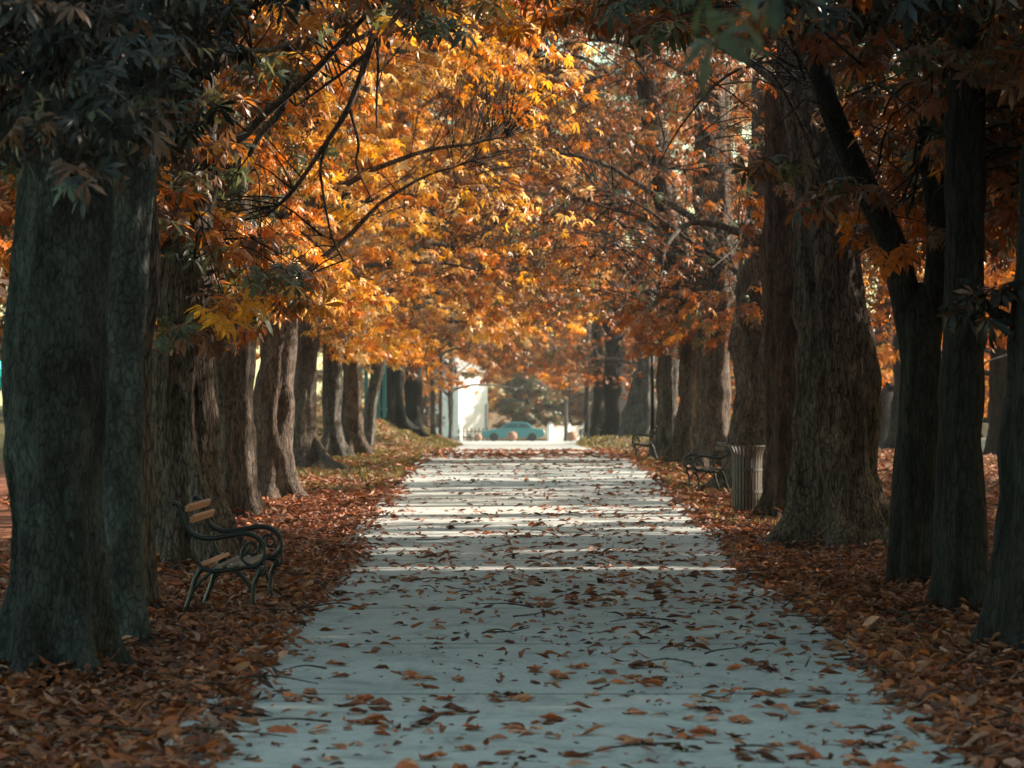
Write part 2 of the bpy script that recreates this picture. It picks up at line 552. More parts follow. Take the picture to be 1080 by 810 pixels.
def palmate(kind, n, seed):
    r = random.Random(seed)
    V_, F_ = [], []; off = 0
    drop = r.randrange(n * 2)
    for k in range(n):
        if k == drop: continue
        a = (k - (n - 1) / 2) / max(1, n - 1) * radians(r.uniform(200, 230)) + r.uniform(-.1, .1)
        L = (.60 + .40 * cos(a * .62)) * r.uniform(.8, 1.12)
        P, Fq = {'near': leaflet_near, 'mid': leaflet_mid, 'far': leaflet_far}[kind](L, L * r.uniform(.25, .35), a, r.uniform(.1, .85))
        V_.append(P); F_.append(Fq + off); off += len(P)
    return np.concatenate(V_), np.concatenate(F_)


PALM = {'near': [palmate('near', n, i) for i, n in enumerate((7, 6, 5, 7))],
        'mid': [palmate('mid', n, 20 + i) for i, n in enumerate((7, 5, 6, 7))],
        'far': [palmate('far', n, 10 + i) for i, n in enumerate((5, 5, 6))],
        'top': [palmate('far', 4, 30), palmate('far', 3, 31)]}

PAL = {
    'gold': [(.80, .42, .030), (.76, .35, .022), (.82, .45, .070), (.62, .21, .018), (.70, .36, .07)],
    'pale': [(.86, .58, .24), (.80, .50, .17), (.84, .62, .36)],  # pale leaves paint sunlit highlights into the gold crowns
    'orange': [(.58, .19, .020), (.50, .145, .016), (.66, .26, .03), (.42, .13, .022)],
    'rust': [(.30, .088, .022), (.22, .070, .026), (.36, .115, .024), (.25, .110, .056)],
    'tan': [(.33, .19, .10), (.28, .15, .08), (.38, .24, .15)],
    'brown': [(.15, .075, .042), (.19, .095, .05), (.12, .068, .045)],
    'deep': [(.016, .022, .019), (.024, .027, .021), (.032, .022, .014)],  # near-black leaves: shade of the upper corners put into the colour
    'green': [(.085, .115, .070), (.11, .13, .075), (.07, .10, .075), (.13, .14, .07)],
}
FLAT = {}
def palette(weights):
    key = tuple(sorted(weights.items()))
    if key not in FLAT:
        cols, ps = [], []
        for k, w in weights.items():
            for c in PAL[k]: cols.append(c); ps.append(w / len(PAL[k]))
        ps = np.array(ps); FLAT[key] = (np.array(cols), ps / ps.sum())
    return FLAT[key]


def leaf_batch(pos, R, size, col, kind):
    Vs, Fs, Cs = [], [], []; off = 0
    T = PALM[kind]
    which = rng.integers(0, len(T), len(pos))
    for i, (tv, tf) in enumerate(T):
        m = which == i
        if not m.any(): continue
        v = np.einsum('nij,kj->nki', R[m], tv) * size[m][:, None, None] + pos[m][:, None, :]
        n, k = v.shape[:2]
        f = tf[None] + (np.arange(n) * k)[:, None, None] + off
        c = np.repeat(col[m], k, 0)
        Vs.append(v.reshape(-1, 3)); Fs.append(f.reshape(-1, tf.shape[1])); Cs.append(c); off += n * k
    return Vs, Fs, Cs, off


def basis_from(dirh, tilt_n):
    """x axis along dirh, z axis near tilt_n"""
    x = dirh / (np.linalg.norm(dirh, axis=1)[:, None] + 1e-9)
    y = np.cross(tilt_n, x); y /= np.linalg.norm(y, axis=1)[:, None] + 1e-9
    z = np.cross(x, y)
    return np.stack([x, y, z], -1)


def sprays(cent, outward, weights, kind, size, nleaf, length, sink, gaps=True):
    """leafy twig ends. cent (n,3), outward (n,3) directions. Leaves standing in a sun gap are dropped."""
    n = len(cent)
    cols, ps = palette(weights)
    k = np.arange(nleaf)
    t = (k // 2) / max(1, (nleaf // 2)) * length
    side = np.where(k % 2 == 0, 1.0, -1.0)
    o = outward / (np.linalg.norm(outward, axis=1)[:, None] + 1e-9)
    up = np.array([0, 0, 1.0])
    lat = np.cross(up, o); lat /= np.linalg.norm(lat, axis=1)[:, None] + 1e-9
    ang = rng.uniform(.4, 1.35, (n, nleaf))
    pdir = o[:, None, :] * np.cos(ang)[..., None] + lat[:, None, :] * (np.sin(ang) * side)[..., None]
    pdir += rng.normal(0, .22, pdir.shape); pdir[..., 2] -= .12
    pos = cent[:, None, :] - o[:, None, :] * (length - t)[None, :, None] * .9 + pdir * (size * rng.uniform(.35, .8, (n, nleaf)))[..., None]
    pos[..., 2] -= sink * (t[None] / length) ** 2
    pos = pos.reshape(-1, 3); pdir = pdir.reshape(-1, 3)
    base = rng.choice(len(cols), (n,), p=ps)
    own = rng.choice(len(cols), (n, nleaf), p=ps)
    use = np.where(rng.random((n, nleaf)) < .62, base[:, None], own).ravel()
    col = cols[use] * rng.uniform(.75, 1.25, (len(pos), 1))
    nrm = np.tile(up, (len(pos), 1)) + rng.normal(0, .45, pos.shape)
    pdir[:, 2] -= rng.uniform(.05, 1.0, len(pos))
    R = basis_from(pdir, nrm)
    sz = size * rng.uniform(.65, 1.15, len(pos))
    keep = ~(in_gap(pos) & gaps) & (rng.random(len(pos)) > .06)
    return pos[keep], R[keep], sz[keep], col[keep], keep.reshape(n, nleaf).sum(1)


# ------------------------------------------------------------------ trees
def tunnel_ok(p):
    """the clear space above the path that every crown leaves free"""
    x, d, z = p[:, 0], p[:, 1], p[:, 2]
    g = gz(x, d)
    near = 1 - smooth(40, 50, d)
    h = (3.25) * (1 - near) + near * (1.5 + .118 * d)
    xl = -2.0 - .6 * near; xr = 2.7 + .4 * near
    edge = np.minimum(smooth(xl - 1.2, xl + 1.0, x), 1 - smooth(xr - 1.0, xr + 1.2, x))
    hb = 2.1 + (h - 2.1) * edge
    return (z - g > hb)


def make_trunk(prof, base, n_ang=44, flare=.55, lobes=5, rough=1.0, top=11.0, seed=0):
    """prof: (z, x, r) rows, world; returns verts (local to base), faces and a sampler of the axis"""
    r_ = np.random.default_rng(seed)
    prof = np.array(prof, float)
    z_end = prof[-1, 0]
    slope = (prof[-1, 1] - prof[-2, 1]) / max(.3, prof[-1, 0] - prof[-2, 0]) if len(prof) > 1 else 0
    slope = np.clip(slope, -.12, .12)
    if z_end < top:
        for f_ in (.33, .66, 1.0):
            zz = z_end + (top - z_end) * f_
            prof = np.vstack([prof, (zz, prof[-1, 1] + slope * (top - z_end) / 3 * .7, prof[-1, 2] * (.80 if f_ < 1 else .55))])
    zb = base[2] - .15
    fine = n_ang > 50
    zz = np.concatenate([np.linspace(zb, zb + 1.0, 40 if fine else 22)[:-1], np.linspace(zb + 1.0, 5.0, 110 if fine else 36)[:-1], np.linspace(5.0, prof[-1, 0], 24)]) if prof[-1, 0] > 6 else np.concatenate([np.linspace(zb, zb + 1.0, 40 if fine else 22)[:-1], np.linspace(zb + 1.0, prof[-1, 0], 60)])
    cx = np.interp(zz, prof[:, 0], prof[:, 1]); rr = np.interp(zz, prof[:, 0], prof[:, 2])
    ker = np.array([1, 2, 3, 4, 3, 2, 1]) / 16.
    cx = np.convolve(np.pad(cx, 3, 'edge'), ker, 'valid'); rr = np.convolve(np.pad(rr, 3, 'edge'), ker, 'valid')
    th = np.linspace(0, 2 * pi, n_ang, endpoint=False)
    h = zz - base[2]
    ph = r_.uniform(0, 2 * pi, 12)
    H_, T_ = np.meshgrid(h, th, indexing='ij')
    lob = .5 + .5 * np.cos(lobes * T_ + ph[0] + .5 * np.sin(2 * T_ + ph[1]))
    lob2 = .5 + .5 * np.cos((lobes + 2) * T_ + ph[2])
    fl = np.exp(-np.clip(H_, -.1, 9) / .20) * flare * (.08 + 1.35 * lob ** 2.2) + np.exp(-np.clip(H_, 0, 9) / .75) * .16 * (.4 + lob)
    rid = .035 * np.cos(lobes * T_ + ph[0] + .22 * H_) + .030 * np.cos((lobes + 3) * T_ + ph[3] - .35 * H_) + .022 * np.cos(11 * T_ + ph[4] + 1.1 * np.sin(.9 * H_ + ph[5]))
    rid += .016 * np.cos(17 * T_ + ph[6] + 1.6 * np.sin(1.3 * H_ + ph[7])) + .022 * np.sin(2.3 * H_ + ph[8] + 2 * np.cos(T_ + ph[9])) + .03 * np.cos(2 * T_ + ph[10] + .5 * H_)
    for _ in range(9):                                # burls and scars
        h0, t0, a, w = r_.uniform(.4, 6), r_.uniform(0, 2 * pi), r_.uniform(-.05, .09), r_.uniform(.10, .3)
        dt = np.angle(np.exp(1j * (T_ - t0)))
        rid += a * np.exp(-((H_ - h0) / (w * 1.5)) ** 2 - (dt / .38) ** 2)
    rid += r_.normal(0, .007, rid.shape)
    RR = rr[:, None] * (1 + fl + rid * rough)
    sway = .04 * np.sin(h * .8 + ph[11])
    off_ = seed * 3.7
    ct, st_ = np.cos(th), np.sin(th)
    nz = np.empty_like(RR)
    for i in range(len(zz)):
        z_ = zz[i]
        for k in range(n_ang):
            x_, y_ = ct[k] * rr[i], st_[k] * rr[i]
            nz[i, k] = .12 * mnoise.fractal((x_ * 2.2 + off_, y_ * 2.2, z_ * .75), 1.0, 2.0, 3) + .046 * mnoise.fractal((x_ * 8 + off_, y_ * 8, z_ * 1.9), .8, 2.1, 4)
            if n_ang > 50: nz[i, k] -= .016 * abs(mnoise.noise((x_ * 21 + off_, y_ * 21, z_ * 4.6)))
    RR = RR + nz * np.clip(rr[:, None] / .4, .4, 1.2) * (.5 + .5 * rough)
    P = np.stack([cx[:, None] + RR * np.cos(T_), base[1] + sway[:, None] + RR * np.sin(T_), np.repeat(zz[:, None], n_ang, 1)], -1)
    m, n = len(zz), n_ang
    idx = np.arange(m * n).reshape(m, n)
    q = np.stack([idx[:-1], np.roll(idx[:-1], -1, 1), np.roll(idx[1:], -1, 1), idx[1:]], -1).reshape(-1, 4)
    axis = np.stack([cx, base[1] + sway, zz], -1)
    return P.reshape(-1, 3), q, axis, rr


def add_tubes(V_, Q_, tubes):
    off = sum(len(v) for v in V_)
    for pts, rad, n in tubes:
        v, f = tube(pts, rad, n, False)
        V_.append(np.asarray(v)); Q_.append(np.array(f, int) + off); off += len(v)


def limb(p0, az, el, L, r0, sag, seed, n=12):
    r_ = np.random.default_rng(seed)
    pts = [np.array(p0, float)]; a, e = az, el
    for k in range(n):
        a += r_.normal(0, .13); e += r_.normal(0, .10) - sag / n
        pts.append(pts[-1] + L / n * np.array([cos(e) * cos(a), cos(e) * sin(a), sin(e)]))
    pts = np.array(pts)
    return pts, r0 * (1 - .86 * np.linspace(0, 1, n + 1)) + .004


ROWG = 'chestnut trees lining the avenue'
TREES = []
FEET = []


def make_tree(label, prof_px, d, bark='brown', weights=None, zlow=2.7, R=4.6, top=15.5, nlow=240, nup=110, kind='far', size=.25,
              shift=(0, 0), flare=.55, lobes=5, extra=(), group=ROWG, seed=None, name='chestnut_tree', nang=44, vis_top=None, limbs=8, nleaf=10, rough=1.0, lim_r=.09, extra_sprays=(), ht=None, keep=None):
    seed = seed if seed is not None else len(TREES) * 13 + 5
    TREES.append(label)
    weights = weights or {'orange': 1}
    r_ = np.random.default_rng(seed)
    if prof_px[0][0] > 300:                 # rows measured in the photograph
        prof = [(zs(y, d), xs((a + b) / 2, d), (b - a) / 2 * d / F) for y, a, b in prof_px]
    else:
        prof = [tuple(p) for p in prof_px]
    prof.sort()
    bx = prof[0][1]
    base = np.array([bx, d, float(gz(bx, d))])
    if prof[0][0] > base[2]: prof.insert(0, (base[2], prof[0][1], prof[0][2]))
    top_tr = ht or max(prof[-1][0] + 1.5, base[2] + top * .68)
    V0, Q0, axis, rr = make_trunk(prof, base, nang, flare, lobes, rough, top_tr, seed)
    root = thing(name, label, 'tree', base, 0, group)
    FEET.append((bx, d, prof[0][2]))
    vis = vis_top if vis_top is not None else EYE + .126 * d + 1.0
    nlow = int(nlow * 1.75); size = size * .74
    if 50 < d < 200 and abs(bx) < 8: nlow = int(nlow * 1.5); size *= .78; nleaf = 11
    elif 28 < d <= 50 and abs(bx) < 8: nlow = int(nlow * 1.35); size *= .82; nleaf = 11
    if kind == 'near' and d > 34: kind = 'mid'
    # limbs
    lp, tubes = [], []
    for k in range(limbs):
        h = base[2] + r_.uniform(zlow + .1, zlow + 3.2) if k < limbs * .6 else r_.uniform(min(base[2] + 5, top_tr - .6), top_tr)
        h = min(h, top_tr - .2)
        i = int(np.argmin(abs(axis[:, 2] - h)))
        az = k * 2.4 + r_.uniform(-.5, .5)
        L = R * r_.uniform(.75, 1.0)
        pts, rad = limb(axis[i], az, r_.uniform(.25, .8), L, min(lim_r * r_.uniform(.8, 1.25), rr[i] * .6), r_.uniform(.5, 1.1), seed * 31 + k)
        if keep is None and not tunnel_ok(pts + [0, 0, .3])[3:].all() and h < 5:
            pts, rad = limb(axis[i], az, .95, L, min(lim_r, rr[i] * .6), .35, seed * 31 + k)
        lp.append(pts); tubes.append((pts, rad, 7))
    for pts, rad in extra:
        pts = np.asarray(pts, float); lp.append(pts[len(pts) // 3:]); tubes.append((pts, np.asarray(rad, float), 9))
    V_, Q_ = [V0], [Q0]
    add_tubes(V_, Q_, tubes)
    tv = np.concatenate(V_) - base
    link('trunk', mesh_np('trunk', tv, Q_, None, None, True), root, [BARK[bark]])
    # leafy sprays
    LP = np.concatenate(lp + [axis[axis[:, 2] > base[2] + zlow]])
    cc = np.array([base[0] + shift[0], d + shift[1]])
    def sample(n, z0, z1):
        if n <= 0 or z1 <= z0 + .3: return np.zeros((0, 3))
        out = []
        while len(out) < n:
            z = r_.uniform(z0, z1, 400)
            f = np.clip((z - base[2] - zlow + .6) / (top - zlow + .6), 0.001, 1)
            rad = R * (np.sin(pi * f ** .55) * .55 + .45 * (1 - f) ** .35)
            q = np.sqrt(r_.random(400)) ** .8; a = r_.uniform(0, 2 * pi, 400)
            p = np.stack([cc[0] + q * rad * np.cos(a), cc[1] + q * rad * np.sin(a), z], -1)
            # clumping: leaf masses in layers with gaps between
            cl = np.sin(p[:, 0] * 1.9 + seed) + np.sin(p[:, 1] * 1.6 + seed * 2.1) + 1.3 * np.sin(p[:, 2] * 3.1 + .8 * p[:, 0] + seed)
            ok = (cl > .05 + r_.normal(0, .5, 400))
            if keep is not None: ok &= keep(p)
            else: ok &= tunnel_ok(p)
            out += list(p[ok])
        return np.array(out[:n])
    zt = min(vis, base[2] + top)
    lowp = sample(nlow, base[2] + zlow, zt)
    if len(extra_sprays): lowp = np.vstack([lowp, np.asarray(extra_sprays, float)]) if len(lowp) else np.asarray(extra_sprays, float)
    upp = sample(nup, max(zt, base[2] + zlow), base[2] + top)
    allV, allF, allC, allM = [], [], [], []
    off = 0
    twv, twf = [], []
    fg = []
    for P, kd, sz, nl in ((lowp, kind, size, nleaf), (upp, 'top', max(.42, size * 1.7), 6)):
        if not len(P): continue
        dd = np.linalg.norm(P[:, None, :] - LP[None], axis=2)
        dd = dd * r_.uniform(.75, 1.45, dd.shape)
        j = dd.argmin(1); near = LP[j]
        outw = P - near; outw[:, :2] += .6 * (P[:, :2] - axis[-1, :2]) / 4; outw[:, 2] *= .35
        outw += 1e-3
        pos, Rm, s_, c_, cnt = sprays(P, outw, weights, kd, sz, nl, sz * 2.6 if kd != 'top' else sz * 1.8, .12, name != 'bush')
        gk = pos[:, 2] > gz(pos[:, 0], pos[:, 1]) + 1.2
        pos, Rm, s_, c_ = pos[gk], Rm[gk], s_[gk], c_[gk]
        Vs, Fs, Cs, n = leaf_batch(pos - base, Rm, s_, c_, kd)
        allV += Vs; allC += Cs; fg += [(f + off, 0) for f in Fs]; off += n
        if kd != 'top':
            for i in range(len(P)):
                if cnt[i] < 2: continue
                a, b = near[i], P[i]
                L = np.linalg.norm(b - a)
                if L > 1.7:
                    a = b + (a - b) * 1.7 / L; L = 1.7
                mid = (a + b) / 2 + np.array([0, 0, .14 * L]) + r_.normal(0, .09, 3)
                pts = spline([a, mid, b], 5)
                v, f = tube(pts, np.linspace(.006 + .004 * min(L, 3), .003, 5) * (1.0 if kind == 'far' else .95), 3, False)
                twv.append(v - base); twf.append(np.array(f, int) + len(twf) * 15)
    if twv:
        v = np.concatenate(twv); f = np.concatenate(twf) + off
        allV.append(v); allC.append(np.full((len(v), 3), .035)); fg.append((f, 1)); off += len(v)
    if allV:
        groups = {}
        me = mesh_np('crown', np.concatenate(allV), [f for f, m in fg], [m for f, m in fg], np.concatenate(allC))
        link('crown', me, root, [LEAF, BARK['dark']])
    return root


def px_branch(pts, d, w, n=24, dd=None):
    """pts: (px,py) polyline at distance d -> curve, w: widths in px at start/end"""
    P = [(xs(x, d + (dd[i] if dd else 0)), d + (dd[i] if dd else 0), zs(y, d + (dd[i] if dd else 0))) for i, (x, y) in enumerate(pts)]
    return spline(P, n), np.linspace(w[0], w[1], n) * d / F / 2


GOLD = {'gold': 1, 'pale': .34, 'orange': .34, 'tan': .2, 'brown': .18}
MIXL = {'gold': .35, 'orange': .6, 'brown': .5, 'green': .55}
RUST = {'rust': 1, 'orange': .34, 'tan': .28, 'brown': .55, 'green': .25}
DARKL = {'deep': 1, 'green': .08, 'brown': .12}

# ---- left row
d = dist(706)
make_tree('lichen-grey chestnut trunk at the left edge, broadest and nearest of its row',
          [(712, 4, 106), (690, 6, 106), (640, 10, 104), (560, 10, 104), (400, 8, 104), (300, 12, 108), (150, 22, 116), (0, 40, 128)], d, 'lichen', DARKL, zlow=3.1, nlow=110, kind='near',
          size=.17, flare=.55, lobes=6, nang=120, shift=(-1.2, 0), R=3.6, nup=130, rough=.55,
          extra_sprays=[(xs(a, q), q, zs(b, q)) for a, b, q in zip(rng.uniform(-20, 215, 34), rng.uniform(-10, 190, 34), rng.uniform(14, 18, 34)) if a + b < 300])  # dark sprays added over the trunk to stand for upper-left shade
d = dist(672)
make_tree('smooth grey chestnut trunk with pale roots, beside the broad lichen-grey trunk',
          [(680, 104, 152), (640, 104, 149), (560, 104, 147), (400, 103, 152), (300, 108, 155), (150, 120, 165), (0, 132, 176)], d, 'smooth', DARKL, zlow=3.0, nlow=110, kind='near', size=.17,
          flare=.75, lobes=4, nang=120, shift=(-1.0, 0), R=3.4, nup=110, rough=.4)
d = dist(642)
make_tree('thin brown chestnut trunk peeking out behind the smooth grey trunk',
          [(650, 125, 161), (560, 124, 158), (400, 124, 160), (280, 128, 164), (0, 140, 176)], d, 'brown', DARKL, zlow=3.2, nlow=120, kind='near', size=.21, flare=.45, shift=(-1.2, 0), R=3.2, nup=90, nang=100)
d = dist(592)
brA = px_branch([(205, -60), (262, -30), (286, 10), (303, 62), (298, 112), (276, 140), (262, 165)], d + 1, (16, 5))
brB = px_branch([(330, -120), (402, -25), (388, 55), (368, 112), (343, 152), (308, 202), (280, 228)], d + 2, (10, 3))
brC = px_branch([(394, 20), (399, 60), (397, 110), (398, 135)], d + 2, (4, 2), 12)
brD = px_branch([(345, 152), (338, 175), (341, 205), (350, 250), (362, 275)], d + 2, (4, 1.5), 14)
brE = px_branch([(388, 55), (370, 70), (340, 92), (312, 112)], d + 2, (5, 2), 12)
brF = px_branch([(368, 112), (378, 150), (376, 175), (392, 210)], d + 2, (4, 1.5), 12)
sp_low = []
for (x, y) in [(255, 330), (200, 300), (235, 318), (285, 300), (180, 345), (215, 350), (250, 290), (170, 275), (300, 270), (190, 250), (270, 255), (225, 230), (160, 235), (130, 270), (320, 300), (240, 345)]:
    for q in range(3):
        dq = d + rng.uniform(-2.5, 3); sp_low.append((xs(x + rng.normal() * 18, dq), dq, zs(y + rng.normal() * 12, dq)))
make_tree('stout dark furrowed chestnut trunk directly behind the near bench',
          [(604, 152, 252), (580, 154, 248), (540, 156, 240), (487, 157, 232), (418, 156, 226), (360, 155, 224), (250, 160, 226), (0, 176, 236)], d, 'brown', MIXL, zlow=2.9, nlow=260, kind='near', size=.22,
          flare=.34, lobes=7, nang=120, lim_r=.05, extra=[brA, brB, brC, brD, brE, brF], extra_sprays=sp_low, R=4.0, nup=130)
d = dist(540)
make_tree('slim dark chestnut trunk between the bench and the sunlit trunk',
          [(546, 234, 278), (522, 230, 273), (453, 228, 267), (366, 226, 268), (280, 226, 268), (0, 232, 268)], d, 'brown', MIXL, zlow=2.8, nlow=300, size=.25, kind='near', flare=.28, R=4.2, nup=120, lim_r=.05)
d = dist(522)
make_tree('sunlit chestnut trunk with bright bark on its path side and a bulging base',
          [(529, 272, 316), (515, 271, 310), (473, 268, 307), (418, 269, 309), (350, 273, 311), (297, 277, 314), (200, 280, 314), (0, 290, 320)], d, 'brown', GOLD, zlow=2.7, nlow=420, size=.26, kind='near', flare=.36, R=4.7,
          shift=(.5, 0), nup=120, lim_r=.055)
d = dist(491)
rootp = [(xs(a, d - o), d - o, float(gz(xs(a, d - o), d - o)) + z) for a, o, z in ((328, 0, .75), (338, .3, .42), (350, 1.0, .16), (364, 1.9, .07), (377, 3.0, -.03))]
rootq = [(xs(a, d - o), d - o, float(gz(xs(a, d - o), d - o)) + z) for a, o, z in ((332, 0, .5), (345, .8, .15), (356, 2.0, .04), (366, 3.2, -.04))]
make_tree('chestnut with long snaking surface roots reaching towards the path',
          [(490, 308, 344), (470, 308, 334), (453, 309, 332), (384, 310, 334), (330, 311, 339), (200, 314, 342), (0, 320, 344)], d, 'brown', GOLD, zlow=2.6, nlow=420, size=.27, flare=.5, R=5.2,
          extra=[(spline(rootp, 18), np.linspace(.10, .04, 18)), (spline(rootq, 18), np.linspace(.08, .03, 18))], shift=(.9, 0), kind='near')
d = dist(480)
make_tree('grey chestnut trunk with a flared foot, two before the leaning one',
          [(482, 340, 365), (446, 341, 359), (366, 341, 361), (250, 344, 364), (0, 352, 368)], d, 'grey', GOLD, zlow=2.5, nlow=420, size=.28, flare=.7, R=5.4, shift=(1.0, 0), kind='near')
d = dist(475)
make_tree('chestnut trunk with a sunlit rosy face, just before the leaning trunk',
          [(476, 362, 388), (453, 361, 381), (392, 361, 381), (250, 366, 384), (0, 376, 390)], d, 'brown', GOLD, zlow=2.4, nlow=420, size=.3, flare=.7, R=5.6, shift=(1.2, 0))
d = 90
make_tree('slender chestnut trunk leaning right, sun on one side',
          [(470, 382, 392), (440, 384, 396), (410, 388, 400), (389, 391, 405), (330, 400, 413), (250, 412, 424), (100, 425, 436)], d, 'grey', GOLD, zlow=3.0, nlow=360, size=.3, flare=.25, R=5.2, shift=(2.4, 0))
d = 118
make_tree('thick dark chestnut on top of the grassy bank',
          [(442, 401, 427), (390, 402, 425), (300, 405, 424), (100, 410, 424)], d, 'dark', RUST, zlow=2.4, nlow=380, size=.34, flare=.5, R=5.6, shift=(1.6, 0), nup=70)
d = 128
make_tree('dark chestnut on the slope of the grassy bank, right of the thickest one',
          [(450, 428, 445), (395, 427, 444), (300, 430, 444), (100, 434, 446)], d, 'dark', RUST, zlow=2.3, nlow=360, size=.34, flare=.5, R=5.6, shift=(1.6, 0), nup=70)
for i, (a, b, yb, d, lb) in enumerate([(454, 459, 456, 150, 'pale thin trunk at the foot of the grassy bank'), (463, 467, 459, 168, 'pale thin trunk beyond the bank, nearer the white wall than its twin'),
                                       (473, 478, 462, 190, 'slim warm-lit trunk closest to the white wall')]):
    make_tree(lb, [(yb, a, b), (380, a, b), (200, a + 2, b + 1)], d, 'grey', {'gold': .7, 'orange': .5, 'tan': .5}, zlow=2.2, nlow=300, size=.4, flare=.4, R=5.8, shift=(2, 0), nup=50, nang=20, top=19)

# ---- right row
d = dist(680)
br1 = px_branch([(1085, 345), (1060, 335), (1040, 322), (1022, 300), (1008, 296)], d, (16, 5))
make_tree('dark trunk cut off by the right edge of the picture',
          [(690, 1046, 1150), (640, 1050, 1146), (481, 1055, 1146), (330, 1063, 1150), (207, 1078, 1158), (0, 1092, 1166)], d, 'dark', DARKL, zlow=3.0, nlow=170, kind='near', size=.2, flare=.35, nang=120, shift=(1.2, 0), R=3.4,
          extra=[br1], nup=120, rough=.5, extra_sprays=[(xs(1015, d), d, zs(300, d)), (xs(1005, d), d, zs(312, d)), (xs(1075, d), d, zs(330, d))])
d = dist(640)
make_tree('dark straight trunk standing between the forked trunk and the right picture edge',
          [(648, 985, 1046), (600, 988, 1040), (522, 990, 1035), (460, 990, 1032), (330, 994, 1036), (181, 999, 1039), (0, 1006, 1044)], d, 'dark', {'rust': .6, 'brown': .8, 'green': .7, 'orange': .3}, zlow=2.9, nlow=230, kind='near', size=.21,
          flare=.3, nang=120, shift=(.8, 0), R=3.7, nup=110, rough=.6)
d = dist(614)
fk1 = px_branch([(970, 395), (962, 345), (952, 300), (938, 250), (912, 196), (886, 140), (868, 90), (858, 30), (850, -60), (835, -180)], d, (38, 15), 30)
fk2 = px_branch([(974, 390), (990, 270), (985, 200), (974, 120), (968, 50), (960, -60), (950, -200)], d + .3, (30, 12), 30)
sp = []
for (x, y) in [(905, 215), (880, 190), (925, 225), (850, 200), (960, 190), (985, 225), (940, 260), (1000, 170), (930, 120), (890, 95), (1010, 110), (970, 90), (820, 165), (985, 140), (955, 240), (900, 235), (870, 210)]:
    for q in range(2):
        dq = d + rng.uniform(-1.5, 2.5); sp.append((xs(x + rng.normal() * 12, dq), dq, zs(y + rng.normal() * 9, dq)))
make_tree('trunk that forks into slanting limbs above head height, right of the massive trunk',
          [(621, 945, 1000), (590, 945, 994), (500, 945, 990), (420, 945, 990), (350, 946, 992), (325, 949, 984), (300, 954, 976)], d, 'dark', {'rust': .9, 'brown': .7, 'orange': .3, 'green': .3}, zlow=2.9, nlow=210, kind='near', size=.21, limbs=0,
          flare=.22, nang=120, extra=[fk1, fk2], shift=(.5, 0), R=3.9, ht=zs(298, d), extra_sprays=sp, nup=110, rough=.6)
d = dist(570)
make_tree('massive furrowed chestnut trunk with a wide flared base on the right',
          [(577, 836, 940), (560, 838, 938), (540, 843, 936), (500, 848, 930), (440, 847, 924), (311, 842, 912), (233, 838, 900), (100, 826, 878), (0, 818, 866)], d, 'brown', RUST, zlow=3.0, nlow=120, kind='near', size=.20,
          flare=.42, lobes=7, nang=132, R=4.2, shift=(.3, 0), nup=120, lim_r=.035, limbs=5)
d = dist(541)
make_tree('reddish-barked trunk squeezed between the litter bin and the massive trunk',
          [(544, 804, 850), (520, 807, 848), (460, 807, 847), (300, 806, 846), (100, 806, 842), (0, 808, 842)], d, 'red', RUST, zlow=3.2, nlow=110, kind='near', size=.21, flare=.3, R=4.2, shift=(.2, 0), nup=110, nang=100, lim_r=.035, limbs=5)
d = dist(511)
make_tree('broad dark trunk standing behind the slatted litter bin',
          [(516, 766, 842), (480, 770, 836), (414, 777, 836), (300, 781, 838), (100, 793, 845), (0, 797, 846)], d, 'brown', RUST, zlow=2.7, nlow=330, size=.25, kind='near', flare=.42, lobes=6, R=4.6, nup=110, lim_r=.055)
d = dist(490)
make_tree('tall chestnut trunk with a bright sunlit strip, behind the bench by the bin',
          [(494, 732, 778), (454, 736, 766), (424, 737, 769), (368, 738, 770), (307, 733, 778), (174, 732, 774), (0, 730, 768)], d, 'brown', RUST, zlow=2.6, nlow=560, size=.27, kind='near', flare=.4, R=5.2, shift=(-.8, 0))
d = dist(486)
make_tree('brown chestnut trunk with a spreading foot left of the bin and bench',
          [(488, 703, 744), (461, 709, 742), (424, 716, 740), (369, 717, 739), (300, 710, 734), (195, 688, 710), (60, 668, 690)], d, 'brown', RUST, zlow=2.5, nlow=600, size=.28, kind='near', flare=.25, R=5.4, shift=(-1.0, 0))
d = dist(481)
make_tree('shaded trunk right beside the lamp post and its bench',
          [(483, 690, 717), (440, 692, 715), (370, 694, 714), (200, 690, 708), (0, 684, 700)], d, 'grey', RUST, zlow=2.4, nlow=620, size=.30, flare=.3, R=5.5, shift=(-1.3, 0))
d = 132
make_tree('pale grey trunk with a sloping left flank, beyond the lamp post',
          [(466, 652, 694), (439, 659, 692), (411, 666, 690), (360, 670, 690), (100, 668, 684)], d, 'grey', {'rust': .6, 'brown': .8, 'tan': .6, 'orange': .4}, zlow=2.3, nlow=620, size=.38, flare=.2, R=6.0, shift=(-1.8, 0), nup=70)  # browner leaf mix puts distance haze and shade into the colour
for a, b, d, lb in [(636, 659, 148, 'dark trunk just left of the pale sloping trunk'), (624, 638, 160, 'dark trunk behind the far pair of benches'), (616, 622, 185, 'thin dark trunk at the far end of the right row')]:
    make_tree(lb, [(466, a, b), (400, a + 1, b - 1), (200, a, b - 3)], d, 'dark', {'rust': 1, 'brown': .8, 'orange': .4}, zlow=2.2, nlow=520, size=.40, flare=.3, R=6.0, shift=(-1.8, 0), nup=60, nang=24, top=19)

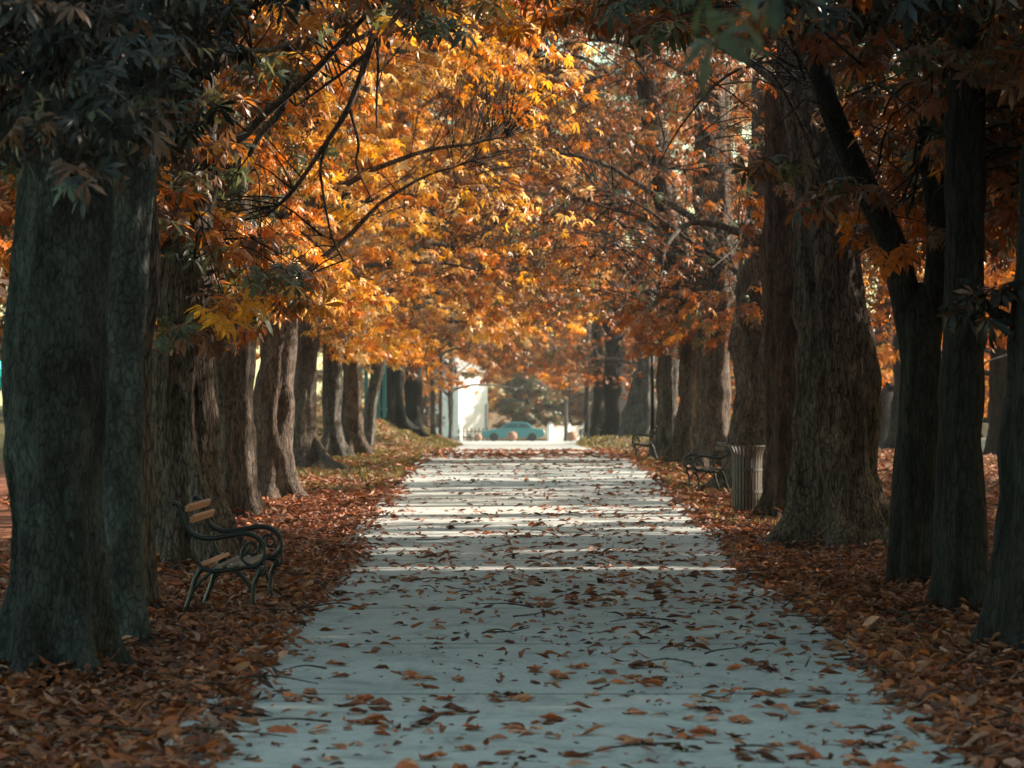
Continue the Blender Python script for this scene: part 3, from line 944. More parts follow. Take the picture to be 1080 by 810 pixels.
# ---- trees beside the camera whose low boughs hang into the top of the view
def ok_near(p):
    return (p[:, 2] > EYE + .112 * p[:, 1] - .12 * np.sin(p[:, 0] * 5 + 1) + .10 * np.sin(p[:, 0] * 11)) & (p[:, 1] > 3.2) & (p[:, 1] < 7.2) & ((p[:, 0] < -.3) | (p[:, 0] > .12))
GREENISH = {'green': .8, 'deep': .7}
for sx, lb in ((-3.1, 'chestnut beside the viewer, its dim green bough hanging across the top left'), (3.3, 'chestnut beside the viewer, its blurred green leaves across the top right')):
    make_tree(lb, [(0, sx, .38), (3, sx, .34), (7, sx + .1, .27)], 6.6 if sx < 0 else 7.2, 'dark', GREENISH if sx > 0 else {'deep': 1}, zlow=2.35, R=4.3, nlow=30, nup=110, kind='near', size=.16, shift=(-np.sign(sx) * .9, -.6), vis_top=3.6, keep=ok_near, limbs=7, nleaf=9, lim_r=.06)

# ---- second row across the right lawn, plus unseen trees added to shade the path
GR2 = 'trees in the second row across the lawn'
k2 = 0
LAB2 = {}
for d, x in [(142, 8.8), (172, 9.2), (206, 8.8), (112, 21), (124, 19), (128, 25), (4, 17), (9, 12.5), (14, 18), (18, 13.5), (23, 18.5), (32, 19),  (27, 12.2), (36, 14), (45, 12.5), (54, 13.8), (63, 12.8), (72, 14.5), (80, 12.6), (90, 14.5), (97, 12.2), (103, 16.4), (118, 14), (132, 13), (147, 14.5), (163, 13), (180, 14.5), (198, 13), (218, 15)]:  # the outer near ones stand out of view, added as sun blockers
    pxx = CX + x * F / d
    vis2 = pxx - 5.5 * F / d < 1080
    lab = {97: 'orange-leaved tree on the far lawn seen left of the forked trunk', 103: 'orange-leaved tree on the far lawn seen near the right edge between dark trunks'}.get(d, 'rust-leaved tree among the second-row and added shade trees beyond the right-hand avenue trunks')
    make_tree(lab, [(0, x, .42), (3, x, .34), (9, x + .2, .26)], d, 'dark', {'orange': 1, 'rust': .8, 'gold': .25}, zlow=1.1 if d > 85 else 2.6, R=5.2, nlow=300 if 85 < d < 125 else (430 if d < 40 else 240), nup=300 if d < 40 else 150, kind='far', size=.34 if 85 < d < 125 else .5,  # near crowns out of view thickened to hold back the sun
              group=GR2, nang=20, limbs=7, nleaf=9, top=20 if d > 135 else 15, vis_top=8.0 if d < 60 else EYE + .126 * d + 1, keep=lambda p: np.ones(len(p), bool))
# ---- avenue carried on behind the viewer: unseen trees added to cut sky light
for d, x in [(-3, -3.6), (-4, 4.2), (-11, -3.4), (-12, 4.4), (-20, -3.6), (-21, 4.2)]:
    make_tree('unseen avenue tree added behind the viewer to cut the sky light', [(0, x, .42), (3, x, .36), (8, x, .28)], d, 'dark', {'green': 1, 'brown': .4}, zlow=3.0, R=4.8, nlow=30, nup=170, size=.4, group='unseen trees added behind the viewer', nang=20, limbs=6, vis_top=4.2, keep=lambda p: p[:, 1] < 2.5)
# ---- trees behind the left row
for d, x, lb in [(96, -17.5, 'low-boughed shaded tree behind the turquoise canopy'), (34, -9.5, 'shaded tree behind the left row, close to the picture edge'), (52, -11, 'shaded tree standing well behind the left row'), (75, -10.5, 'dark tree behind the left row below the bank'), (100, -12, 'dark tree on the back of the grassy bank'), (140, -12, 'tree deep behind the grassy bank')]:
    make_tree(lb, [(0, x, .42), (3, x, .34), (9, x + .2, .26)], d, 'dark', {'brown': 1, 'orange': .6, 'green': .4}, zlow=2.8 if d != 96 else 1.3, R=5.2, nlow=260, nup=110, size=.4, group='trees behind the left row', nang=20, limbs=7, top=15, vis_top=9, keep=lambda p: np.ones(len(p), bool))

# ---- trees and bushes closing the view at the far end
far = [(-13, 262, .4, 17, 'gold', 'golden tree left of the white house'), (-6.5, 275, .4, 20, 'gold', 'tall golden tree rising behind the white house'), (0.5, 285, .45, 22, 'orange', 'tall orange tree closing the far end of the avenue'),
       (7, 272, .4, 19, 'tan', 'tan-leaved tree behind the right end of the white house'), (13.5, 264, .4, 17, 'orange', 'orange tree far right of the white house')]
for x, d, r, top, pal, lb in far:
    make_tree(lb, [(0, x, r), (4, x, r * .8), (12, x + .4, r * .6)], d, 'dark', {pal: 1, 'tan': .5, 'brown': .6}, zlow=2.0, R=6.5, nlow=520, nup=0, size=.62, group='trees at the far end', nang=16, limbs=8, top=top, vis_top=60, keep=lambda p: np.ones(len(p), bool), name='broadleaf_tree')
for x, d, R_, top, pal, lb in [(1.3, 247, 3.4, 6.6, {'green': 1, 'brown': .8}, 'dark green bush standing over the teal car'), (.2, 251, 2.2, 7.0, {'gold': .7, 'tan': .6, 'orange': .4}, 'yellow-brown bush between the white wall and the teal car'),
                               (7.4, 250, 3.4, 6.0, {'tan': .8, 'brown': .6}, 'brown bush right of the grey sapling at the far end'), (-6.9, 244, 1.7, 5.6, {'brown': 1, 'deep': .5}, 'dark brown bush hiding the left side of the white house'), (4.6, 252, 2.4, 6.6, {'tan': .8, 'orange': .4}, 'tan bush above the pale boundary wall')]:
    make_tree(lb, [(0, x, .14), (2, x, .1), (3, x + .1, .07)], d, 'dark', pal, zlow=.8 if x != 4.6 else 1.8, R=R_, nlow=260, nup=0, size=.42, group='bushes at the far end', nang=12, limbs=7, top=top, vis_top=30, keep=lambda p: np.ones(len(p), bool), name='bush', lim_r=.04, ht=gz(x, d) + top * .7)
make_tree('thin grey sapling in front of the pale boundary wall', [(466, 595, 599), (430, 595, 599), (300, 596, 599)], 236, 'grey', {'tan': 1, 'green': .5}, zlow=3.4, R=2.2, nlow=90, nup=0, size=.4, group='bushes at the far end', nang=12, limbs=6, top=8, vis_top=40, keep=lambda p: np.ones(len(p), bool), name='sapling')

def hedge(label, x0, x1, d, h, depth, n, pal):
    x = (x0 + x1) / 2; base = np.array([x, d, float(gz(x, d))])
    root = thing('hedge', label, 'hedge', base, 0)
    p = np.stack([rng.uniform(x0, x1, n), d + rng.uniform(-depth / 2, depth / 2, n), rng.uniform(.3, 1, n) ** .7], -1)
    p[:, 2] = base[2] + p[:, 2] * (h + .5 * np.sin(p[:, 0] * .9) + .3 * np.sin(p[:, 0] * 2.3))
    o = np.stack([rng.normal(0, .5, n), -np.ones(n), rng.normal(0, .3, n)], -1)
    pos, Rm, s_, c_, cnt = sprays(p, o, pal, 'far', .40, 10, .8, .1, False)
    Vs, Fs, Cs, k = leaf_batch(pos - base, Rm, s_, c_, 'far')
    link('foliage', mesh_np('foliage', np.concatenate(Vs), Fs, None, np.concatenate(Cs)), root, [LEAF])
    for i in range(int((x1 - x0) / 1.6)):
        xx = x0 + .8 + i * 1.6
        mb = MB(); mb.tube(spline([(xx - x, 0, -.1), (xx - x + .1, .05, h * .4), (xx - x - .05, 0, h * .8)], 8), np.linspace(.07, .03, 8), 7).build('stem', BARK['dark'], root, True)
hedge('dark hedge across the back of the right lawn', 10, 44, 134, 3.6, 2.4, 900, {'green': 1, 'brown': .8, 'rust': .5})
hedge('dark hedge far behind the trunks of the left row', -44, -13, 138, 3.4, 2.4, 800, {'green': .8, 'brown': 1})

# ------------------------------------------------------------------ fallen leaves
def dry_template(seed, cells=4):
    """one dried, curled leaflet"""
    r_ = random.Random(seed)
    cu, cv, tw = r_.uniform(-1.6, 2.2), r_.uniform(.5, 2.6), r_.uniform(-.7, .7)
    n = cells + 1
    wid = [.10, .55, .95, 1.0, .08] if n == 5 else [.1, 1, .1]
    P = []
    for i in range(n):
        u = i / (n - 1)
        for j in (-1, 0, 1):
            w = .19 * wid[i] * j
            a = w * 3.2 * cv
            y = w * math.cos(a * .6); z = abs(w) * math.sin(abs(a)) * .9 + .02 * r_.uniform(-1, 1)
            ang = tw * u; y, z = y * cos(ang) - z * sin(ang), y * sin(ang) + z * cos(ang)
            P.append((u - .5, y, z + .13 * cu * ((u - .5) ** 2 - .1) + .012 * r_.uniform(-1, 1)))
    P = np.array(P); P[:, 2] -= P[:, 2].min()
    q = []
    for i in range(n - 1):
        a = i * 3; q += [(a, a + 3, a + 4, a + 1), (a + 1, a + 4, a + 5, a + 2)]
    return P, np.array(q)


DRY = [dry_template(i) for i in range(12)]
DRYF = [dry_template(40 + i, 2) for i in range(6)]
DCOL = np.array([(.26, .078, .034), (.31, .110, .055), (.18, .056, .030), (.38, .165, .095), (.30, .085, .026), (.44, .22, .145), (.12, .045, .030), (.42, .125, .034), (.34, .10, .04)])


def scatter_leaves(name, pts, size, templates, tilt, colw=None, lift=0.0):
    n = len(pts)
    yaw = rng.uniform(0, 2 * pi, n); tx = rng.normal(0, tilt, n); ty = rng.normal(0, tilt, n)
    flip = np.where(rng.random(n) < .3, -1.0, 1.0)
    c, s = np.cos(yaw), np.sin(yaw)
    zx = np.stack([np.sin(ty), -np.sin(tx), np.ones(n)], -1); zx /= np.linalg.norm(zx, axis=1)[:, None]
    R = basis_from(np.stack([c, s, np.sin(ty) * .8], -1), zx)
    R[:, :, 2] *= flip[:, None]; R[:, :, 1] *= flip[:, None]
    w = rng.integers(0, len(templates), n)
    cols = DCOL[rng.choice(len(DCOL), n, p=colw)] * np.array([.90, .95, .98]) * rng.uniform(.5, 1.25, (n, 1))
    Vs, Fs, Cs = [], [], []; off = 0
    for i, (tv, tf) in enumerate(templates):
        m = w == i
        if not m.any(): continue
        v = np.einsum('nij,kj->nki', R[m], tv) * size[m][:, None, None]
        v[:, :, 2] -= v[:, :, 2].min(1)[:, None] * (1 - .35)
        v = v + pts[m][:, None, :]
        k = v.shape[1]
        Fs.append((tf[None] + (np.arange(m.sum()) * k)[:, None, None] + off).reshape(-1, 4)); Vs.append(v.reshape(-1, 3)); Cs.append(np.repeat(cols[m], k, 0)); off += m.sum() * k
    me = mesh_np(name, np.concatenate(Vs), Fs, None, np.concatenate(Cs))
    return link(name, me, None, [DRYLEAF])


# litter on the two verges: nobody could count it
def verge_pts(n, d0, d1, x0, x1, pw):
    out = []
    while len(out) < n:
        m = 4000
        u = rng.random(m); d = d0 * (d1 / d0) ** (u ** pw)
        x = rng.uniform(x0, x1, m)
        inside = (x > pl(d) - .02) & (x < pr(d) + .02)
        edge = np.minimum(np.abs(x - pl(d)), np.abs(x - pr(d)))
        ok = ~inside | (edge < np.abs(rng.normal(0, .12, m)))
        ok &= (np.abs(CX + x * F / d - 540) < 620)
        out += list(np.stack([x, d, gz(x, d) + .006 + rng.uniform(0, .03, m)], -1)[ok])
    return np.array(out[:n])
p1 = np.vstack([verge_pts(34000, 10, 30, -3.6, 4.4, 1.0), verge_pts(22000, 24, 48, -5.2, 6.4, 1.0)])
for fx, fd, fr in FEET:                                 # leaves banked up against the trunks
    rr_ = np.hypot(p1[:, 0] - fx, p1[:, 1] - fd) - fr
    p1[:, 2] += .11 * np.exp(-np.clip(rr_, 0, 9) / .28) * rng.uniform(.2, 1.1, len(p1))
structure(scatter_leaves('fallen_leaves', p1, rng.uniform(.05, .125, len(p1)) * np.where(rng.random(len(p1)) < .12, 1.35, 1), DRY, .45), 'stuff')
p2 = verge_pts(15000, 42, 110, -7.5, 16, 1.0)
structure(scatter_leaves('distant_fallen_leaves', p2, rng.uniform(.12, .24, len(p2)), DRYF, .4), 'stuff')

# twigs lying in the litter
tv, tf = [], []; off = 0
for x, d, z in np.vstack([verge_pts(260, 10, 40, -3.6, 4.4, 1.0), np.stack([rng.uniform(-1.2, 2, 40), rng.uniform(11, 34, 40), np.full(40, .02)], -1)]):
    a = rng.uniform(0, 2 * pi); L = rng.uniform(.12, .5); h = z + .03
    P = [(x, d, h), (x + L * .5 * cos(a) + rng.normal() * .02, d + L * .5 * sin(a), h + rng.uniform(0, .03)), (x + L * cos(a), d + L * sin(a) + rng.normal() * .03, h + rng.uniform(-.02, .04))]
    v, f = tube(spline(P, 7), np.linspace(.006, .0025, 7), 4, False); tv.append(v); tf.append(np.array(f, int) + off); off += len(v)
structure(link('fallen_twigs', mesh_np('fallen_twigs', np.concatenate(tv), [np.concatenate(tf)]), None, [BARK['brown']]), 'stuff')

# leaves strewn on the path
def path_pts(n, d0, d1):
    cl = []
    for _ in range(int(n * .55)):
        u = rng.random(); d = d0 * (d1 / d0) ** u
        x = pl(d) + (pr(d) - pl(d)) * rng.beta(1.35, 1.05)
        m = 1 + rng.poisson(1.6) if rng.random() < .45 else 1
        sp_ = rng.uniform(.06, .22)
        for _k in range(m): cl.append((x + rng.normal() * sp_ * 1.3, d + rng.normal() * sp_ * 1.6))
    cl = np.array(cl)
    ok = (cl[:, 0] > pl(cl[:, 1])) & (cl[:, 0] < pr(cl[:, 1]))
    return cl[ok]
pp = np.vstack([path_pts(620, 10.2, 30), path_pts(1700, 22, 78)])
mid = np.stack([np.clip(rng.normal(1.0, .8, 200), -1.2, 2.1), rng.normal(21.5, 3, 200)], -1)
pp = np.vstack([pp, mid])
pp = pp[np.argsort(pp[:, 1])]
ok = (np.abs(pp[:, 0] * F / pp[:, 1]) < 545)
pp = pp[ok]
N_IND = 300
variants = []
for k in range(14):
    parts = []
    r_ = random.Random(90 + k)
    nlf = r_.choice([1, 1, 2, 3, 4])
    Vs, Fs, Cs = [], [], []; off = 0
    hue = DCOL[r_.randrange(len(DCOL))] * r_.uniform(.85, 1.25)
    for q in range(nlf):
        tv, tf = dry_template(200 + k * 7 + q)
        tv = tv.copy(); tv[:, 0] += .45; a = (q - (nlf - 1) / 2) * .62 + r_.uniform(-.15, .15)
        c, s = cos(a), sin(a)
        tv = np.stack([tv[:, 0] * c - tv[:, 1] * s - .3, tv[:, 0] * s + tv[:, 1] * c, tv[:, 2] + .05 * q * r_.random()], -1)
        Vs.append(tv); Fs.append(tf + off); Cs.append(np.tile(hue * r_.uniform(.9, 1.1), (len(tv), 1))); off += len(tv)
    V_ = np.concatenate(Vs) * .15
    if nlf == 1: V_ *= 1.15
    me = mesh_np('fallen_leaf', V_, Fs, None, np.concatenate(Cs)); me.materials.append(DRYLEAF)
    variants.append((me, nlf))
GL = 'fallen leaves lying on the near path'
for i in range(min(N_IND, len(pp))):
    me, nlf = variants[int(rng.integers(0, len(variants)))]
    o = bpy.data.objects.new('fallen_leaf', me); COL.objects.link(o)
    x, d = pp[i]
    s_ = rng.uniform(.42, .88)
    o.location = (x, d, float(gz(x, d)) + .014); o.scale = (s_,) * 3
    o.rotation_euler = (rng.normal() * .16, rng.normal() * .16, rng.uniform(0, 2 * pi))
    tag(o, 'dry curled brown leaf lying on the grey concrete of the near path', 'leaf', GL)
rest = np.vstack([pp[N_IND:], path_pts(1500, 10.2, 40)])
p3 = np.stack([rest[:, 0], rest[:, 1], gz(rest[:, 0], rest[:, 1]) + .012], -1)
structure(scatter_leaves('path_leaves', p3, np.where(np.arange(len(p3)) < len(pp) - N_IND, rng.uniform(.07, .15, len(p3)), rng.uniform(.03, .085, len(p3))), DRY, .22), 'stuff')
far_p = np.stack([rng.uniform(-2, 3, 1500), rng.uniform(70, 105, 1500)], -1)
far_p = far_p[(np.sin(far_p[:, 1] * .35) > -.3)]
p4 = np.stack([far_p[:, 0], far_p[:, 1], gz(far_p[:, 0], far_p[:, 1]) + .014], -1)
structure(scatter_leaves('distant_path_leaves', p4, rng.uniform(.14, .26, len(p4)), DRYF, .3), 'stuff')

# grass on the sunny verges
def grass(n, d0, d1, xlo, xhi, h):
    d = rng.uniform(d0, d1, n); x = rng.uniform(xlo, xhi, n)
    ok = ((x < pl(d) - .12) | (x > pr(d) + .12)) & (np.sin(x * 2.3 + d * .9) + np.sin(d * .53 + 1.7 * x) > -.9 + rng.normal(0, .5, n))
    x, d = x[ok], d[ok]; n = len(x)
    a = rng.uniform(0, 2 * pi, n); hh = h * rng.uniform(.5, 1.3, n); w = rng.uniform(.005, .011, n) * (1 + d / 60)
    b = np.stack([x, d, gz(x, d)], -1)
    sd = np.stack([np.cos(a), np.sin(a), 0 * a], -1) * w[:, None]
    tip = b + np.stack([rng.normal(0, .35, n) * hh, rng.normal(0, .35, n) * hh, hh], -1)
    v = np.stack([b - sd, b + sd, tip], 1).reshape(-1, 3)
    f = np.arange(n * 3).reshape(n, 3)
    base = np.array([(.12, .125, .03), (.22, .18, .05), (.075, .085, .028), (.30, .22, .075)])
    return v, f, np.repeat(base[rng.integers(0, 4, n)] * rng.uniform(.7, 1.2, (n, 1)), 3, 0)
Vs, Fs, Cs = [], [], []; off = 0
for a in ((9000, 36, 70, 2.3, 5.0, .07), (16000, 50, 88, -6, -1.7, .09), (12000, 84, 160, -7, -2.2, .10), (6000, 70, 100, 2.5, 6, .08), (14000, 40, 105, 5, 18, .07), (9000, 116, 175, 2.9, 9, .12)):
    v, f, c = grass(*a); Vs.append(v); Fs.append(f + off); Cs.append(c); off += len(v)
structure(link('grass', mesh_np('grass', np.concatenate(Vs), Fs, None, np.concatenate(Cs)), None, [GRASSM]), 'stuff')

# ------------------------------------------------------------------ benches
def bench(label, loc, rz, length=1.15, planks='broken'):
    root = thing('park_bench', label, 'bench', loc, rz, 'cast iron benches along the path')
    k = 1 / 706.0
    def P(L, y0): return [((x - 400) * k, y0, (712 - z) * k) for x, z in L]
    # outline traced in side view: x forward, z up
    arm = [(140, 158), (158, 154), (178, 170), (196, 215), (212, 262), (238, 300), (290, 324), (345, 326), (410, 316), (480, 304), (530, 308), (570, 330), (594, 372), (592, 415), (568, 450), (540, 466)]
    rail = [(246, 330), (248, 385), (262, 430), (290, 466), (335, 486), (400, 484), (470, 474), (540, 466), (575, 472)]
    rear = [(290, 466), (258, 520), (246, 560), (232, 610), (214, 660), (200, 700)]
    front = [(575, 470), (566, 500), (548, 540), (541, 580), (540, 640), (548, 690), (556, 704)]
    arch1 = [(345, 488), (318, 505), (290, 530), (262, 560), (244, 575)]
    arch2 = [(440, 484), (480, 505), (510, 540), (528, 575), (540, 600)]
    spiral = [(546, 462), (505, 448), (482, 420), (488, 380), (515, 350), (545, 352), (560, 378), (550, 402), (530, 405), (522, 388)]
    loop2 = [(590, 415), (600, 440), (600, 480), (585, 505), (565, 500), (560, 480)]
    leaf1 = [(485, 415), (505, 395), (520, 372), (524, 345)]
    for y0 in (-length / 2, length / 2):
        fr = MB()
        for L, r0, r1 in ((arm, .019, .019), (rail, .015, .016)):
            fr.tube(spline(P(L, y0), len(L) * 4), np.linspace(r0, r1, len(L) * 4), 8, squash=1.25, axis=(0, 1, 0))
        for L, r in ((spiral, .010), (loop2, .010), (leaf1, .009)):
            fr.tube(spline(P(L, y0), len(L) * 4), r, 7, squash=1.2, axis=(0, 1, 0))
        o = fr.build('side_frame', IRON, root, True)
        for L, ar in ((rear, arch1), (front, arch2)):
            lg = MB(); lg.tube(spline(P(L, y0), 22), np.linspace(.019, .017, 22), 8, squash=1.2, axis=(0, 1, 0))
            lg.tube(spline(P(ar, y0), 16), .012, 7, squash=1.2, axis=(0, 1, 0))
            e = P(L, y0)[-1]; lg.box((e[0], e[1], .012), (.07, .05, .03), bev=.008)
            lg.build('leg', IRON, o, True)
    def plank(c, w, th, ang, mat, name):
        M = np.array([[cos(ang), 0, sin(ang)], [0, 1, 0], [-sin(ang), 0, cos(ang)]])
        mb = MB(); mb.box(c, (w, length + .02, th), bev=.006, M=M)
        o = mb.build(name, mat, root)
        for y in (-length / 2 + .03, length / 2 - .03):
            q = np.array(c) + M @ np.array([0, y, th / 2 + .002])
            MB().lathe([(.011, -.003), (.011, .002), (.006, .006)], 8, q).build('bolt', STONE, o)
        return o
    back = [(.0, .0)]
    # backrest boards, tilted
    for (x, z) in ((205, 178), (226, 232)):
        plank(((x - 400) * k + .02, 0, (712 - z) * k), .058, .026, -radians(68), PLANK, 'back_slat')
    plank(((292) - 400) * k if False else ((300 - 400) * k, 0, (712 - 452) * k), .085, .028, -radians(16), PLANK, 'seat_slat')
    for x, z in ((372, 468), (430, 466), (488, 460)):
        plank(((x - 400) * k, 0, (712 - z) * k), .052, .026, radians(4), OLDPLANK, 'seat_slat')
    rod = MB(); rod.tube([((470 - 400) * k, -length / 2, (712 - 500) * k), ((470 - 400) * k, length / 2, (712 - 500) * k)], .010, 8)
    rod.tube([((255 - 400) * k, -length / 2, (712 - 505) * k), ((255 - 400) * k, length / 2, (712 - 505) * k)], .010, 8)
    rod.build('tie_rod', IRON, root)
    return root


def copy_tree(o, parent=None):
    c = o.copy(); COL.objects.link(c)
    if parent is not None: c.parent = parent
    for ch in [x for x in o.children]: copy_tree(ch, c)
    return c


db = 22.3
b1 = bench('cast iron bench with tan slats under the trees on the left verge', (xs(247, db), db, float(gz(xs(247, db), db)) + .015), radians(-1.5))
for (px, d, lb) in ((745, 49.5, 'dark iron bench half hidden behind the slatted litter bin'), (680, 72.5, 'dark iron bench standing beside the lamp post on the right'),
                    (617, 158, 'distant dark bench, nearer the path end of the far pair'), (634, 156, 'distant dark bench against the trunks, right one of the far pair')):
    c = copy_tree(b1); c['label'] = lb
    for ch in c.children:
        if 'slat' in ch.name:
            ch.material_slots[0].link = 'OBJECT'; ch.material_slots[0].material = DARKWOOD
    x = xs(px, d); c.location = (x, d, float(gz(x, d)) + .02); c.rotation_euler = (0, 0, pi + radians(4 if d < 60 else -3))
c = copy_tree(b1); c['label'] = 'tiny dark bench in front of the white wall at the far left'
x = xs(492, 228); c.location = (x, 228, float(gz(x, 228)) + .02); c.rotation_euler = (0, 0, 0)

# ------------------------------------------------------------------ litter bin
dbn = 41.2; xb = xs(788, dbn)
root = thing('litter_bin', 'round slatted litter bin with flared rim beside the reddish trunk', 'litter bin', (xb, dbn, float(gz(xb, dbn))))
NS = 26
for k in range(NS):
    a = 2 * pi * k / NS
    prof = [(.188, .02), (.190, .30), (.192, .62), (.197, .74), (.215, .82), (.252, .885)]
    pts = spline([(r * cos(a), r * sin(a), z) for r, z in prof], 14)
    v, f = tube(pts, .0165, 6, True, .35, None)
    T, N, B = frames(pts)
    # flat bar: broad side along the tangent of the circle
    tang = np.array([-sin(a), cos(a), 0]); radial = np.array([cos(a), sin(a), 0])
    v = []
    for p, t_ in zip(pts, T):
        nr = np.cross(tang, t_)
        for s1, s2 in ((-1, -1), (1, -1), (1, 1), (-1, 1)): v.append(p + tang * s1 * .0165 + nr * s2 * .005)
    f = []
    for i in range(len(pts) - 1):
        for q in range(4): f.append((i * 4 + q, i * 4 + (q + 1) % 4, i * 4 + 4 + (q + 1) % 4, i * 4 + 4 + q))
    f += [(3, 2, 1, 0), tuple((len(pts) - 1) * 4 + q for q in range(4))]
    MB().add(v, f).build('slat', BINSLAT, root)
for z in (.285, .575):
    mb = MB(); ring = [((.199) * cos(t), .199 * sin(t), z) for t in np.linspace(0, 2 * pi, 37)]
    mb.lathe([(.1955, -.018), (.203, -.018), (.203, .018), (.1955, .018)], 40, (0, 0, z), False).build('band', BINDARK, root)
MB().lathe([(.155, .03), (.165, .03), (.172, .80), (.168, .80), (.160, .06)], 32).build('liner', BINDARK, root, True)
MB().lathe([(.246, .878), (.262, .880), (.262, .894), (.246, .894)], 40, (0, 0, 0), False).build('rim', BINSLAT, root)
MB().lathe([(.195, -.01), (.195, .02), (.15, .03)], 32).build('base', BINDARK, root)

# ------------------------------------------------------------------ lamp post
dl = 79.5; xl_ = xs(688, dl)
root = thing('lamp_post', 'slender black lamp post rising into the leaves behind a bench', 'lamp post', (xl_, dl, float(gz(xl_, dl))))
MB().lathe([(.12, 0), (.12, .08), (.095, .12), (.085, .55), (.10, .60), (.075, .66), (.06, .70)], 16).build('base', IRON, root, True)
MB().lathe([(.055, .70), (.048, 2.2), (.055, 2.22), (.055, 2.28), (.045, 2.3), (.04, 4.0), (.06, 4.03), (.06, 4.08)], 14).build('pole', IRON, root, True)
lt = MB().lathe([(.07, 4.08), (.12, 4.14), (.16, 4.42), (.165, 4.44)], 6).build('lantern', GLASSM, root)
MB().lathe([(.20, 4.442), (.17, 4.50), (.06, 4.60), (.025, 4.66), (.03, 4.70), (.0, 4.74)], 6).build('lantern_roof', IRON, lt)

# ------------------------------------------------------------------ far end: car, balls, house, fence
def car(label, loc, rz):
    root = thing('parked_car', label, 'car', loc, rz)
    # side profile, x forward, extruded with tumblehome
    low = [(-2.35, .42), (-2.38, .72), (-2.25, .92), (-1.6, .98), (-.6, 1.0), (.75, .98), (1.6, .90), (2.25, .78), (2.36, .60), (2.34, .36), (1.95, .26), (-2.0, .26)]
    def shell(prof, w0, w1, zmid):
        v, f = [], []; n = len(prof)
        for sgn in (-1, 1):
            for x, z in prof: v.append((x, sgn * (w0 if z < zmid else w1), z))
        ins = len(v)
        for i in range(n): f.append((i, (i + 1) % n, n + (i + 1) % n, n + i))
        f += [tuple(range(n))[::-1], tuple(range(n, 2 * n))]
        return v, f
    v, f = shell(low, .86, .82, .7)
    body = MB().add(v, f).build('body', TEALCAR, root)
    bv = body.modifiers.new('soft', 'BEVEL'); bv.width = .07; bv.segments = 3
    cab = [(-1.55, .97), (-1.15, 1.36), (-.7, 1.45), (.15, 1.44), (.45, 1.36), (1.0, .97)]
    v, f = shell(cab, .78, .64, 1.1)
    cb = MB().add(v, f).build('cabin', TEALCAR, root)
    bv = cb.modifiers.new('soft', 'BEVEL'); bv.width = .05; bv.segments = 3
    for sgn in (-1, 1):
        for (x0, x1, t0, t1) in ((-1.32, -.42, -1.02, -.42), (-.34, .80, -.34, .36)):
            mb = MB(); v = []
            for yy in (0, .012):
                for (x, z) in ((x0, 1.02), (x1, 1.02), (t1, 1.34), (t0, 1.34)):
                    v.append((x, sgn * (np.interp(z, [.97, 1.1, 1.45], [.785, .742, .655]) + yy), z))
            mb.add(v, [(0, 1, 2, 3), (7, 6, 5, 4), (0, 4, 5, 1), (1, 5, 6, 2), (2, 6, 7, 3), (3, 7, 4, 0)]).build('side_window', DARKGLASS, root)
        for x in (-1.42, 1.42):
            t = MB(); t.tube([(x, sgn * .70, .32), (x, sgn * .885, .32)], [.32, .32], 20)
            w = t.build('wheel', RUBBER, root)
            t = MB(); t.tube([(x, sgn * .885, .32), (x, sgn * .90, .32)], [.2, .18], 16); t.build('rim', BINDARK, w)
        t = MB(); t.box((2.33, sgn * .62, .66), (.06, .26, .13), bev=.02); t.build('headlight', GLASSM, root)
    return root


dc = 233; xc_ = xs(541, dc)
car('teal parked car side-on beyond the end of the path', (xc_, dc, float(gz(xc_, dc))), pi)
for px, r, d, lb in ((504, .30, 226, 'small brown ball on the ground left of the teal car'), (540, .37, 226, 'brown ball on the ground in front of the teal car'), (603, .38, 228, 'brown ball on the ground right of the pale boundary wall')):
    x = xs(px, d); root = thing('ball_bollard', lb, 'bollard', (x, d, float(gz(x, d))), 0, 'brown ball bollards at the path end')
    MB().lathe([(.001, 0)] + [(r * sin(t), r * .97 - r * cos(t) + .02) for t in np.linspace(.15, pi - .02, 18)] , 22).build('ball', RUSTBALL, root, True)
    MB().lathe([(r * .62, -.02), (r * .62, .05), (r * .5, .07)], 18).build('plinth', STONE, root)
# white house
dh = 256; hz = float(gz(0, dh))
x0, x1 = xs(470, dh), xs(513, dh)
root = thing('white_house', 'white rendered house with a bright blank wall at the far end', 'house', (xs(499, dh), dh, hz), radians(48))
w = 3.5
MB().box((0, 1.75, 2.75), (w, 3.5, 5.7)).build('wall', PLASTER, root)
MB().box((0, 1.75, .15), (w + .08, 3.58, .4)).build('plinth', STONE, root)
MB().add([(-w / 2 - .35, -.4, 5.6), (w / 2 + .35, -.4, 5.6), (w / 2 + .35, 3.9, 5.6), (-w / 2 - .35, 3.9, 5.6), (-w / 2 - .35, 1.75, 7.0), (w / 2 + .35, 1.75, 7.0)],
         [(0, 1, 5, 4), (2, 3, 4, 5), (0, 4, 3), (1, 2, 5), (3, 2, 1, 0)]).build('roof', ROOFM, root)
MB().box((w / 2 - .14, -.06, 1.5), (.3, .1, 3.1)).build('corner_pilaster', STONE, root)
wn = MB().box((-w / 2 + .9, 3.53, 1.9), (.8, .05, 1.1)).build('window', DARKGLASS, root)
MB().box((-w / 2 + .9, 3.535, 1.32), (1.0, .12, .07)).build('sill', STONE, wn)
